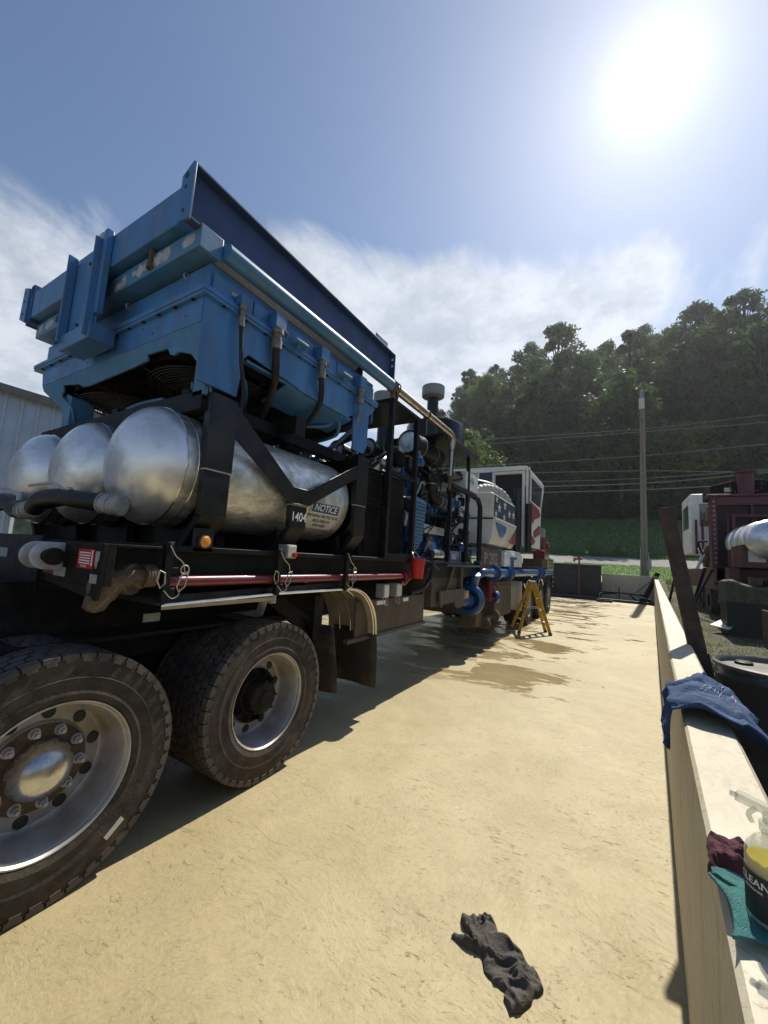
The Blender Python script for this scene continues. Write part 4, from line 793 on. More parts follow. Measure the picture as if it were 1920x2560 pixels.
for i in range(26):   # hoses and harness around the engines
    y0 = rnd.uniform(4.7, 6.6); z0 = rnd.uniform(1.8, 3.2); x0 = rnd.uniform(-2.55, -2.36)
    pts = [(x0, y0, z0)]
    for k in range(4): y0 += rnd.uniform(-.25, .35); z0 += rnd.uniform(-.32, .25); z0 = max(1.55, min(3.3, z0)); pts.append((rnd.uniform(-2.6, -2.36), y0, z0))
    g = G(); g.tube(smoothpath(pts, 5), rnd.choice((.010, .014, .02, .026)), 8); g.build('engine_hose', rnd.choice(('hose', 'hose', 'dark', 'hose', 'pvc')), T)
for i in range(22):   # exhaust runners, brackets and canisters seen between the posts
    y0 = rnd.uniform(4.1, 6.4); z0 = rnd.uniform(2.75, 3.4); x0 = rnd.uniform(-4.6, -2.7)
    g = G(); g.tube(smoothpath([(x0, y0, z0), (x0 + rnd.uniform(-.3, .3), y0 + rnd.uniform(-.3, .3), z0 + rnd.uniform(-.1, .3)), (x0 + rnd.uniform(-.5, .5), y0 + rnd.uniform(-.2, .6), z0 + rnd.uniform(-.4, .2))], 5), rnd.choice((.03, .045, .06)), 12)
    g.build('exhaust_pipe', rnd.choice(('tube', 'dark', 'dark', 'bare', 'gloss')), T)
for i in range(84):   # small dark castings, filters, brackets and boxes packed round the engines
    y0 = rnd.uniform(4.65, 7.5); z0 = rnd.uniform(1.75, 3.15); x0 = rnd.uniform(-2.75, -2.42); g = G(); k_ = i % 4
    if k_ == 0: r_ = rnd.uniform(.04, .10); g.lathe([(0, 0), (r_ * .8, 0), (r_, .02), (r_, r_ * 2.2), (r_ * .7, r_ * 2.5), (0, r_ * 2.5)], (x0, y0, z0), (0, 0, 1) if i % 8 else (0, 1, 0), 16)
    elif k_ == 1: w_ = rnd.uniform(.05, .14); g.box(x0, x0 - w_, y0, y0 + w_ * 1.3, z0, z0 + w_ * 1.6); g.box(x0 + .01, x0, y0 + .01, y0 + w_ * 1.2, z0 + w_ * .3, z0 + w_ * .5)
    elif k_ == 2: g.prism([(y0, z0), (y0 + .22, z0 + .03), (y0 + .26, z0 + .10), (y0 + .06, z0 + .22), (y0 - .02, z0 + .12)], 0, x0, x0 - .06); g.cyl((x0, y0 + .1, z0 + .1), (x0 + .03, y0 + .1, z0 + .1), .04)
    else: g.ring((x0, y0, z0), (1, .2, 0), rnd.uniform(.06, .12), .018, 24, 8); g.cyl((x0 - .02, y0, z0), (x0 + .02, y0, z0), .05)
    g.build(('filter_canister', 'control_module', 'engine_casting', 'pulley')[k_], rnd.choice(('dark', 'dark', 'gloss', 'eng', 'eng', 'hose')), T, bevel=.004)
g = G(); g.tube(smoothpath([(-2.33, 5.25, 1.86), (-2.32, 5.28, 1.75), (-2.32, 5.3, 1.5), (-2.33, 5.1, 1.32), (-2.4, 4.8, 1.25)]), .028); g.tube(smoothpath([(-2.36, 5.35, 1.86), (-2.34, 5.36, 1.6), (-2.34, 5.3, 1.4), (-2.4, 5.0, 1.28)]), .022); g.build('engine_hose', 'hose', T)
# electrical boxes and skirt
for yy, w_ in ((3.95, .12), (4.25, .14)):
    g = G(); g.box(-2.31, -2.42, yy, yy + w_, 1.24, 1.40); bx = g.build('junction_box', 'greybox', T, bevel=.005)
    g = G(); g.box(-2.302, -2.31, yy + .01, yy + w_ - .01, 1.25, 1.39); g.build('cover', 'signw', bx, bevel=.003)
    g = G(); g.tube(smoothpath([(-2.33, yy + .03, 1.24), (-2.31, yy + .02, 1.18), (-2.31, yy + .10, 1.16), (-2.33, yy + .1, 1.24)]), .005, 6); g.build('cable', 'pvc', bx)
g = G(); g.box(-2.40, -2.43, 3.55, 5.25, .84, 1.22); g.box(-2.41, -4.8, 5.25, 5.28, .84, 1.44); g.box(-2.38, -2.44, 3.4, 5.3, .80, .84); g.build('side_skirt', 'skirt', T, bevel=.004)
g = G(); g.box(-2.395, -2.3995, 3.7, 3.95, 1.155, 1.20); g.box(-2.395, -2.3995, 4.35, 4.6, 1.155, 1.20); g.build('reflective_tape', 'pipered', T, smooth=0)
g = G(); g.box(-2.395, -2.3995, 3.955, 4.15, 1.155, 1.20); g.box(-2.395, -2.3995, 4.605, 4.75, 1.155, 1.20); g.build('reflective_tape', 'letter', T, smooth=0)
g = G(); g.prism([(5.75, 1.24), (6.9, 1.24), (6.92, .98), (6.75, .93), (6.5, .93), (6.4, 1.04), (5.95, 1.04), (5.80, .98)], 0, -2.36, -2.39); g.prism([(6.0, 1.24), (6.06, 1.24), (6.42, 1.66), (6.34, 1.66)], 0, -2.36, -2.40); g.box(-2.36, -2.42, 6.7, 6.78, 1.24, 1.66); g.box(-2.44, -4.6, 5.6, 7.0, 1.0, 1.44); g.build('pump_bracket', 'skirt', T, bevel=.004)
g = G(); g.box(-2.34, -2.36, 6.82, 7.06, 1.06, 1.20); mk = g.build('marker_light', 'greybox', T); g = G(); g.box(-2.325, -2.34, 6.87, 7.01, 1.09, 1.17); g.build('lens', 'amber', mk, bevel=.006)
# blue step platform
g = G(); g.box(-2.34, -2.75, 5.98, 6.5, 1.62, 1.88); g.box(-2.34, -2.9, 6.5, 7.7, 1.62, 1.66)
for yy in (6.5, 6.85, 7.66): g.box(-2.33, -2.36, yy, yy + .04, 1.66, 1.98)
g.box(-2.33, -2.36, 6.54, 7.66, 1.94, 1.98); g.bar((-2.345, 6.86, 1.95), (-2.345, 7.2, 1.67), .02, .02); g.box(-2.7, -2.75, 6.5, 7.7, 1.66, 2.05); g.build('step_platform', 'pipeb', T, bevel=.004)
g = G(); g.box(-2.333, -2.3395, 6.1, 6.32, 1.74, 1.83); g.build('data_label', 'pvc', T)
g = G(); g.lathe([(0, 0), (.11, 0), (.125, .30), (.13, .31), (0, .32)], (-2.52, 7.3, 1.662), (0, 0, 1), 24); g.build('lube_bucket', 'hose', T)
# white panels and flag tank
g = G(); g.box(-2.34, -2.36, 7.75, 9.3, 1.58, 2.02); pn = g.build('side_panel', 'skirt', T, bevel=.004)
g = G(); text(g, 'P 202', .34, (-2.34, 8.45, 1.80), (0, 1, 0), (0, 0, 1), thick=.003, sx=1.35); g.build('panel_lettering', 'pvc', pn, smooth=0)
g = G(); g.box(-2.30, -2.8, 9.45, 11.4, 1.66, 1.98); g.prism([(9.45, 1.98), (11.4, 1.98), (11.2, 2.06), (9.8, 2.06)], 0, -2.32, -2.8); g.build('white_locker', 'white', T, bevel=.01)
TX = -2.30
g = G(); g.prism([(TX, 2.70), (TX, 3.22), (TX - .08, 3.26), (-3.35, 3.26), (-3.35, 2.70)], 1, 8.42, 10.45); g.build('white_tank', 'tankw', T, bevel=.025)
g = G(); g.prism([(TX + .02, 2.66), (TX - .02, 2.24), (TX - .10, 2.12), (-3.35, 2.12), (-3.35, 2.66)], 1, 8.40, 10.50); lt = g.build('white_tank', 'tankw', T, bevel=.02)
g = G(); g.box(TX - .02, TX + .04, 8.45, 10.45, 2.655, 2.705); g.build('tank_moulding', 'signw', lt, bevel=.01)
g = G(); g.prism([(8.43, 3.20), (10.44, 3.20), (10.44, 2.72), (8.43, 2.72)], 0, TX + .003, TX + .006); f1 = g.build('flag_panel', 'flagb', T, smooth=0)
def star(g, cy, cz, r_, x, rot=0, ky=1.):
    pl = []
    for i in range(10):
        a = math.pi / 2 + i * math.pi / 5 + rot; rr = r_ if i % 2 == 0 else r_ * .40; pl.append((cy + rr * math.cos(a) * ky, cz + rr * math.sin(a)))
    g.prism(pl, 0, x, x + .003)
g = G()
for cy, cz, r_ in ((8.85, 2.96, .13), (9.35, 3.08, .13), (9.80, 2.93, .12), (10.22, 2.95, .12), (8.58, 2.80, .09), (9.3, 2.79, .10), (8.62, 3.12, .09)): star(g, cy, cz, r_, TX + .0065, .1, 1.3)
g.build('flag_star', 'signw', f1, smooth=0)
g = G(); g.prism([(8.5, 2.62), (9.5, 2.58), (9.42, 2.45), (9.25, 2.36), (9.1, 2.30), (8.95, 2.33), (8.75, 2.45), (8.6, 2.52)], 0, TX + .021, TX + .024); g.build('flag_stripe', 'blue2', lt, smooth=0)
g = G(); g.prism([(10.45, 2.62), (10.3, 2.5), (10.1, 2.36), (9.85, 2.26), (9.85, 2.22), (10.45, 2.22)], 0, TX + .021, TX + .024); g.build('flag_stripe', 'flagr', lt, smooth=0)
g = G(); g.box(-2.5, -3.3, 6.62, 6.9, 3.02, 3.33); ct = g.build('control_box', 'white', T, bevel=.01)
g = G(); g.box(-2.31, -2.52, 6.6, 7.3, 3.0, 3.32); g.build('control_box', 'white', T, bevel=.008)
g = G(); g.prism([(6.8, 3.2), (6.95, 3.26), (7.08, 3.18), (7.0, 3.12)], 0, -2.309, -2.306); g.build('faded_emblem', 'teal', T, smooth=0)
# cab
CB = 12.3
g = G()
g.box(-4.8, -4.72, CB, 14.6, 2.28, 4.74); g.box(-2.30, -2.40, CB, CB + .12, 2.28, 4.70); g.prism([(-2.30, 4.62), (-2.38, 4.74), (-4.78, 4.78), (-4.8, 4.6)], 1, CB - .04, 14.9)
g.box(-2.44, -2.52, CB, CB + .06, 2.28, 4.6); g.box(-3.44, -4.72, CB, CB + .06, 2.28, 3.4); g.box(-3.86, -3.93, CB, CB + .06, 3.4, 4.62); g.box(-3.36, -3.44, CB, CB + .06, 2.28, 4.6); g.box(-3.36, -2.52, CB, CB + .06, 4.52, 4.6)
g.box(-4.72, -4.0, CB, CB + .06, 4.3, 4.6)
side = [(CB, 2.28), (14.25, 2.30), (14.50, 3.3), (15.0, 4.60), (CB, 4.62)]; hole = [(12.65, 3.74), (12.66, 4.44), (14.62, 4.44), (14.35, 3.74)]
g.prism([(CB, 2.28), (14.25, 2.28), (14.45, 3.70), (CB, 3.70)], 0, -2.30, -2.34); g.prism([(CB, 3.70), (12.62, 3.70), (12.62, 4.46), (CB, 4.46)], 0, -2.30, -2.34); g.prism([(CB, 4.46), (14.9, 4.46), (15.0, 4.62), (CB, 4.62)], 0, -2.30, -2.34)
g.prism([(14.38, 3.70), (14.45, 3.70), (15.0, 4.46), (14.72, 4.46)], 0, -2.30, -2.34)
cab = g.build('operator_cab', 'white', T, bevel=.012)
g = G(); g.prism([(12.62, 3.70), (14.38, 3.70), (14.72, 4.46), (12.62, 4.46)], 0, -2.32, -2.33); g.build('cab_window', 'cglass', cab, smooth=0)
g = G(); g.box(-2.52, -3.36, CB + .10, CB + .12, 2.3, 4.52); g.build('cab_doorway', 'void', cab, smooth=0)
g = G(); g.box(-3.44, -3.86, CB - .006, CB - .002, 3.45, 4.6); ff = g.build('flag_panel', 'flagb', cab, smooth=0)
g = G(); pl = []
for i in range(10):
    a = math.pi / 2 + i * math.pi / 5; rr = .17 if i % 2 == 0 else .07; pl.append((-3.6 + rr * math.cos(a), 4.2 + rr * math.sin(a)))
g.prism(pl, 1, CB - .012, CB - .0065); g.build('flag_star', 'letter', ff, smooth=0)
g = G()
for pl in ([(12.45, 3.66), (13.9, 3.62), (14.3, 3.45), (13.8, 3.30), (13.2, 3.20), (12.9, 3.02), (12.55, 3.10)], [(13.0, 2.80), (13.5, 2.95), (14.0, 3.08), (14.28, 3.05), (14.2, 2.78), (13.7, 2.70), (13.3, 2.62), (13.1, 2.60)], [(12.4, 2.36), (12.7, 2.66), (13.1, 2.58), (13.4, 2.50), (13.1, 2.40), (12.8, 2.34)]):
    g.prism(pl, 0, -2.299, -2.296)
g.build('flag_stripe', 'flagr', cab, smooth=0)
g = G(); g.prism([(12.35, 2.95), (12.6, 3.0), (12.7, 2.85), (12.45, 2.72)], 0, -2.299, -2.296); g.build('flag_stripe', 'flagb', cab, smooth=0)
for xs, ys_, r_, z0, z1 in ((-2.24, 11.9, .09, 2.1, 3.5), (-2.50, 11.6, .10, 2.0, 3.9), (-2.75, 11.5, .13, 2.0, 3.6)):
    g = G(); g.cyl((xs, ys_, z0), (xs, ys_, z1), r_, n=20); g.build('exhaust_muffler', 'gloss' if r_ < .12 else 'dark', T)
g = G(); g.tube(smoothpath([(-3.6, 9.6, 3.65), (-3.2, 9.8, 3.72), (-2.8, 10.2, 3.62), (-2.6, 10.8, 3.3), (-2.55, 11.0, 2.9)]), .15, 16); g.build('ribbed_hose', 'hose', T)
g = G(); P_ = smoothpath([(-3.0, 8.9, 3.30), (-2.8, 9.4, 3.52), (-2.55, 10.0, 3.45), (-2.45, 10.6, 3.1)], 10)
g.tube(P_, .12, 16)
for p in P_[::2]: pass
for i in range(0, len(P_) - 1, 2): g.ring(P_[i], P_[i + 1] - P_[i], .122, .012, 18, 6)
g.build('ribbed_hose', 'pvc', T, label='light grey ribbed hose arching over the flag-painted tank')
# rear pipe, pump, boxes
g = G(); g.cyl((-2.34, 8.3, 1.50), (-2.34, 17.2, 1.50), .105, n=24); g.tube(smoothpath([(-2.30, 8.3, 1.50), (-2.34, 7.9, 1.52), (-2.46, 7.8, 1.44), (-2.60, 7.70, 1.30), (-2.60, 7.70, 1.1)]), .085, 18); g.build('discharge_pipe', 'pipeb', T)
for yy in (8.6, 9.70, 9.90, 13.9, 14.6): g = G(); g.cyl((-2.34, yy, 1.50), (-2.34, yy + .06, 1.50), .185, n=28); g.build('pipe_flange', 'pipeb', T)
g = G(); g.cyl((-2.34, 10.15, 1.5), (-2.34, 10.15, 1.86), .10); g.cyl((-2.34, 10.15, 1.84), (-2.34, 10.15, 1.9), .17); g.build('pipe_branch', 'pipeb', T)
g = G(); g.ring((-2.48, 7.5, 1.0), (0, 1, 0), .23, .075, 36, 12); g.cyl((-2.48, 7.55, 1.0), (-2.48, 7.62, 1.0), .20); g.cyl((-2.46, 7.62, 1.2), (-2.36, 7.5, 1.5), .09); g.build('centrifugal_pump', 'pipeb', T)
g = G(); g.cyl((-2.46, 7.05, 1.0), (-2.46, 7.5, 1.0), .10); g.cyl((-2.46, 7.3, 1.0), (-2.46, 7.34, 1.0), .135); g.lathe([(.10, 0), (.07, -.04), (0, -.05)], (-2.46, 7.05, 1.0), (0, 1, 0), 20); g.build('suction_stub', 'pipeb', T)
g = G(); g.bar((-2.5, 7.55, .75), (-2.38, 8.0, .70), .03, .05); g.box(-2.4, -2.7, 7.7, 8.1, .45, .70); g.cyl((-2.35, 8.1, .5), (-2.35, 8.16, .5), .12); g.cyl((-2.32, 8.7, .6), (-2.32, 8.76, .6), .12); g.cyl((-2.4, 8.1, .55), (-2.4, 8.8, .58), .06); g.build('drain_valve', 'rust', T)
g = G(); g.lathe([(.10, 0), (.14, .02), (.14, .12), (.1, .16), (0, .16)], (-2.34, 8.6, 1.0), (.4, 1, 0), 20); g.build('blind_cap', 'pipeb', T)
g = G(); g.cyl((-2.40, 8.65, 1.36), (-2.40, 8.65, .9), .10); g.cyl((-2.4, 8.65, 1.25), (-2.4, 8.65, 1.30), .16); g.cyl((-2.4, 8.65, .95), (-2.4, 8.65, 1.0), .16); g.build('suction_riser', 'pipered', T)
g = G(); g.box(-2.42, -4.7, 9.1, 10.7, .48, 1.30); g.build('tool_box', 'skirt', T, bevel=.01); g = G(); g.box(-2.405, -2.4195, 9.3, 10.2, 1.16, 1.22); g.build('reflective_tape', 'pipered', T, smooth=0)
g = G(); vs = []
for j in range(4):
    for i in range(5): vs.append((-2.26 - i * .12, 11.25 + .04 * math.sin(i * 1.4), 1.28 - j * .26))
g.add(vs, [(j * 5 + i, j * 5 + i + 1, (j + 1) * 5 + i + 1, (j + 1) * 5 + i) for j in range(3) for i in range(4)]); o = g.build('mud_flap', 'signw', T, smooth=60, label='pale dusty mud flap ahead of the rear wheels'); md = o.modifiers.new('thick', 'SOLIDIFY'); md.thickness = .015
g = G(); g.tube([(-2.3, 11.7, 1.22)] + [(-2.3, 12.45 + .66 * math.sin(R(a)), .62 + .68 * math.cos(R(a))) for a in range(-50, 60, 12)], .02, 8); g.tube([(-2.3, 14.5 + .66 * math.sin(R(a)), .62 + .68 * math.cos(R(a))) for a in range(-60, 60, 12)], .02, 8); g.build('fender_lip', 'chrome', T)
g = G(); g.box(-2.34, -3.0, 15.0, 16.9, 1.66, 1.98); g.box(-2.4, -4.8, 14.9, 17.3, 1.70, 1.80); g.build('rear_deck_box', 'skirt', T, bevel=.01)
g = G(); g.box(-2.30, -2.34, 16.2, 17.6, 1.60, 2.05); pp = g.build('perforated_step', 'teeth', T, bevel=.004); g = G()
for i in range(9):
    for j in range(3): g.box(-2.294, -2.2995, 16.27 + i * .145, 16.34 + i * .145, 1.65 + j * .13, 1.75 + j * .13)
g.build('step_slots', 'ink_shade', pp, smooth=0)
g = G()
for i in range(9):
    y_ = 15.2 + rnd.uniform(0, 1.6); z_ = 2.0 + rnd.uniform(0, .6); g.cyl((-2.5, y_, z_ - .1), (-2.5, y_, z_ + .12), .09, n=10); g.cyl((-2.3, y_, z_), (-2.7, y_, z_), .06, n=10)
g.cyl((-2.45, 15.9, 1.98), (-2.45, 15.9, 2.8), .10); g.box(-2.3, -2.7, 15.3, 16.3, 1.98, 2.25); g.cyl((-2.5, 16.8, 2.0), (-2.5, 16.8, 2.5), .1); g.build('red_valve_manifold', 'pipered', T)
g = G(); g.cyl((-2.45, 15.9, 2.8), (-2.45, 15.9, 3.1), .07); g.box(-2.42, -2.48, 15.6, 16.2, 3.1, 3.14); g.build('manifold_gauge', 'pvc', T)
g = G(); g.tube([(-2.4, 17.5, z) if i % 2 else (-2.3, 17.42, z) for i, z in enumerate([1.5, 1.4, 1.3, 1.2, 1.1, 1.0, .9])], .05); g.build('chain_bundle', 'dark', T)

# ================================================================== RED BUCKET, LADDER
bk = thing('bucket', 'red plastic bucket hanging on the trailer side below the black radiator', 'bucket', (-2.24, 4.70, 1.46))
g = G(); g.lathe([(0, 0), (.070, 0), (.091, .24), (.098, .245), (.098, .255), (.086, .255), (.067, .015), (0, .015)], (-2.22, 4.62, 1.46), (0, 0, 1), 28)
for zz in (.20, .225): g.ring((-2.22, 4.62, 1.46 + zz), (0, 0, 1), .090, .004, 28, 6)
g.build('bucket_body', 'red', bk, smooth=35)
g = G(); g.tube(smoothpath([(-2.22, 4.53, 1.70), (-2.27, 4.56, 1.78), (-2.30, 4.62, 1.80), (-2.27, 4.68, 1.78), (-2.22, 4.71, 1.70)]), .005, 6); g.build('handle', 'zinc', bk)

L = thing('step_ladder', 'yellow fibreglass step ladder standing open beside the rear of the trailer', 'ladder', (-1.97, 11.05, 0))
top = Vector((-1.99, 11.0, 1.30)); a = Vector((.56, .83, 0)).normalized(); hw = .16
a2 = Vector((-.40, .91, 0)).normalized()
fl, fl2 = Vector((-2.20, 10.72, 0)), Vector((-2.50, 11.16, 0)); fr, fr2 = Vector((-1.495, 10.98, 0)), Vector((-1.68, 11.42, 0))
t1, t2 = Vector((-1.95, 10.92, 1.28)), Vector((-2.05, 11.16, 1.28))
for p, q in ((fl, t1), (fl2, t2)): g = G(); g.bar(p + Vector((0, 0, .02)), q, .035, .075, up=(1, 0, .3)); g.build('ladder_rail', 'yellow', L, bevel=.004)
for p, q in ((fr, t1 + Vector((.07, 0, 0))), (fr2, t2 + Vector((.07, 0, 0)))): g = G(); g.bar(p + Vector((0, 0, .02)), q, .035, .08, up=(1, 0, -.3)); g.build('ladder_rail', 'yellow', L, bevel=.004)
for k in (.22, .45, .68, .88):
    p = fr.lerp(t1 + Vector((.07, 0, 0)), k); q = fr2.lerp(t2 + Vector((.07, 0, 0)), k); g = G(); g.bar(p, q, .075, .022); g.build('step', 'bare', L)
for k in (.25, .6): p = fl.lerp(t1, k); q = fl2.lerp(t2, k); g = G(); g.bar(p, q, .02, .03); g.build('back_brace', 'bare', L)
g = G(); g.bar(t1 + Vector((.035, -.03, .02)), t2 + Vector((.035, .03, .02)), .17, .05); g.build('top_cap', 'greybox', L, bevel=.008)
g = G(); g.bar(fl.lerp(t1, .5), fr.lerp(t1, .5), .015, .015); g.bar(fl2.lerp(t2, .5), fr2.lerp(t2, .5), .015, .015); g.build('spreader', 'bare', L)
for p in (fl, fl2, fr, fr2): g = G(); g.box(p.x - .04, p.x + .04, p.y - .045, p.y + .045, 0.002, .05); g.build('foot', 'rubber', L, bevel=.005)

# ================================================================== FAR END OF THE PAD
ft = thing('sump_tank', 'large dark rectangular steel tank at the far end of the pad', 'tank', (-2.3, 27, 0))
g = G(); g.box(-.92, -4.2, 26.95, 27.9, .12, 1.96); g.build('tank_body', 'sump', ft, bevel=.02); g = G(); g.box(-.88, -4.24, 26.9, 27.95, 1.96, 2.02); g.build('tank_rim', 'trim', ft, bevel=.01)
g = G(); g.box(-6, wx(26) - .02, 25.9, 26.15, 0.002, .14); g.box(-6, wx(27.9) - .02, 26.15, 27.95, 0.002, .06); struct('drain_sump', g, 'sump', bevel=.01)
g = G(); g.box(-.6, 1.4, 26.5, 27.4, .062, .075); struct('sump_grate', g, 'bare')
hy = thing('hydrant', 'thin dark red standpipe with a tee head in front of the dark sump tank', 'standpipe', (-2.05, 26.6, 0))
g = G(); g.cyl((-2.05, 26.6, .06), (-2.05, 26.6, 2.3), .05); g.build('riser', 'pipered', hy)
g = G(); g.cyl((-2.3, 26.6, 2.32), (-1.88, 26.6, 2.32), .07); g.cyl((-2.05, 26.6, 2.25), (-2.05, 26.6, 2.5), .08); g.cyl((-2.32, 26.6, 2.15), (-2.30, 26.6, 2.35), .06); g.build('valve_head', 'pipered', hy)
lb_ = thing('drilling_bar', 'black threaded steel bar leaning against the far corner of the right wall', 'steel bar', (1.4, 26.7, .06))
g = G(); g.cyl((1.27, 26.75, .36), (1.86, 26.85, 1.72), .12, n=10)
for i in range(14): t = i / 13; p = Vector((1.27, 26.75, .36)).lerp(Vector((1.86, 26.85, 1.72)), t); g.ring(p, (.59, .1, 1.36), .125, .025, 12, 6)
g.build('bar', 'black', lb_); g = G(); g.box(1.0, 1.5, 26.5, 27.0, .076, .26); g.build('foot_plate', 'dark', lb_)
for nm, lab, pts, r_ in (('steel_pipe', 'dark steel pipe bent over the edge of the drain sump', [(-.1, 26.9, .45), (-.8, 26.7, .40), (-1.0, 26.3, .30), (-1.05, 25.6, .1), (-.95, 24.9, .07), (-.4, 24.9, .08), (-.35, 25.3, .10)], .06),
                         ('steel_pipe', 'long thin steel pipe lying level across the sump grate', [(-.9, 26.6, .50), (.4, 26.65, .50), (1.3, 26.6, .42)], .05),
                         ('steel_pipe', 'short dark pipe propped slanting in the middle of the sump grate', [(.45, 26.7, .52), (.75, 26.5, .2), (.95, 26.4, .12)], .045)):
    g = G(); g.tube(smoothpath(pts, 4), r_, 10); tag(g.build(nm, 'dark'), lab, 'pipe')
g = G(); g.tube([(.75, 26.9, .52), (1.5, 27.0, 1.2)], .02, 6); g.tube([(0, 26.8, .1), (0, 26.8, .8)], .03, 8); tag(g.build('rebar_rod', 'dark'), 'pair of thin rods standing up from the sump grate', 'rod')
g = G(); g.box(wx(22) + .0, wx(22) + .15, 22.0, 22.3, wtop(22) + .003, wtop(22) + .13); tag(g.build('wood_block', 'wood', bevel=.01), 'small wooden block sitting on top of the right wall near its far end', 'block')

# utility pole and wires
up = thing('utility_pole', 'tall weathered wooden utility pole beyond the end wall with a grey box near its top', 'utility pole', (1.38, 29.4, 1.3))
g = G(); g.tube([(1.38, 29.4, 1.3), (1.38, 29.4, 7), (1.40, 29.4, 12.9)], [.19, .17, .14], 14); g.build('pole', 'wood', up)
g = G(); g.box(1.22, 1.50, 29.15, 29.32, 12.2, 12.9); 
for i in range(3): g.box(1.20, 1.52, 29.13, 29.15, 12.25 + i * .22, 12.38 + i * .22)
g.build('lamp_head', 'signw', up, bevel=.01)
g = G(); g.cyl((1.38, 29.3, 12.9), (1.38, 29.3, 13.5), .11); g.build('photocell', 'greybox', up)
g = G(); g.box(1.14, 1.19, 29.2, 29.3, 1.3, 3.3); g.cyl((1.58, 29.3, 1.3), (1.58, 29.3, 3.0), .04); g.box(1.5, 1.72, 29.15, 29.3, 1.9, 2.5); g.cyl((1.47, 29.2, 1.3), (1.47, 29.2, 12), .02, n=6); g.build('conduit', 'greybox', up)
for zl, zm, zr, lab, r_ in ((11.25, 10.9, 11.05, 'topmost overhead wire crossing in front of the wooded hill', .016), (10.9, 10.72, 10.6, 'second highest overhead wire, just below the topmost', .016), (9.2, 9.13, 9.35, 'single overhead wire crossing midway up the pole', .018),
                   (8.5, 8.15, 7.75, 'overhead wire sagging to the right, highest of the lower bundle', .018), (7.8, 7.66, 7.9, 'thin overhead wire in the middle of the lower bundle', .016), (7.45, 7.34, 7.72, 'thick overhead wire second from the bottom', .024), (7.0, 6.93, 7.12, 'lowest overhead wire crossing the pole', .024)):
    g = G(); g.tube(smoothpath([(-40, 29.4, zl + 1.2), (-20, 29.4, zl + .1), (-8, 29.4, zl), (1.38, 29.4, zm), (8, 29.4, zr), (20, 29.4, zr + .35), (40, 29.5, zr + 1.4)], 5), r_, 6)
    tag(g.build('overhead_wire', 'wire'), lab, 'overhead wire', 'overhead wires strung along the road')

# ================================================================== RIGHT SIDE
# leaning steel channel
g = G(); p = Vector((.630, 3.61, .2)); q = Vector((.350, 4.11, 2.265)); d = (q - p).normalized(); ax = Vector((1, .06, 0)); ax = (ax - d * ax.dot(d)).normalized(); nrm = d.cross(ax)
def ubar(p, q, w_, t_):
    pl = [(-w_, 0), (w_, 0), (w_, t_), (w_ - .012, t_), (w_ - .012, .012), (-w_ + .012, .012), (-w_ + .012, t_), (-w_, t_)]
    vs = [e + ax * a_ + nrm * b_ for e in (p, q) for a_, b_ in pl]; n = 8
    g.add(vs, [list(range(n))[::-1], list(range(n, 2 * n))] + [(i, (i + 1) % n, n + (i + 1) % n, n + i) for i in range(n)])
g.bar(p, q, .145, .05, up=(1, .06, 0)) if False else None
k = .45; mid = p.lerp(q, k)
def slab(a_, b_, w_, t_, mi=0):
    vs = [e + ax * (i * w_ / 2) + nrm * (j * t_ / 2) for e in (a_, b_) for i, j in ((-1, -1), (1, -1), (1, 1), (-1, 1))]
    g.add(vs, [(3, 2, 1, 0), (4, 5, 6, 7), (0, 1, 5, 4), (1, 2, 6, 5), (2, 3, 7, 6), (3, 0, 4, 7)], mi)
slab(p, mid, .128, .045); slab(mid + d * .002, q, .108, .04)
pk = tag(g.build('steel_plank', 'steelpl', bevel=.004), 'rusty brown steel plank leaning against the outer side of the right wall beside the drum', 'steel plank')
# oil drum
dr = thing('oil_drum', 'black steel drum with a dusty lid standing against the outer side of the wall', 'drum', (.80, 3.20, .24))
g = G(); DX, DY, DZ, DR = .800, 3.20, .24, .298
g.lathe([(0, .0), (DR, 0), (DR, .31), (DR + .011, .325), (DR, .34), (DR, .62), (DR + .011, .635), (DR, .65), (DR, .88), (DR + .010, .895), (DR, .91), (DR - .003, .955)], (DX, DY, DZ), (0, 0, 1), 56); g.build('drum_shell', 'drum', dr, smooth=40)
g = G(); g.lathe([(0, .94), (DR - .02, .935), (DR - .015, .955), (DR, .968), (DR + .012, .962), (DR + .012, .945), (DR, .94)], (DX, DY, DZ), (0, 0, 1), 56); ldm = g.build('drum_lid', 'drumlid', dr, smooth=40)
g = G(); g.lathe([(.045, .93), (.045, .95), (.035, .955), (0, .953)], (DX - .14, DY + .13, DZ), (0, 0, 1), 20); g.lathe([(.02, .93), (.02, .95), (0, .951)], (DX + .17, DY - .1, DZ), (0, 0, 1), 16); g.build('bung', 'black', dr)
g = G(); g.ring((DX, DY, DZ + .955), (0, 0, 1), DR + .006, .009, 56, 8); g.build('rim_ring', 'drumlid', dr)

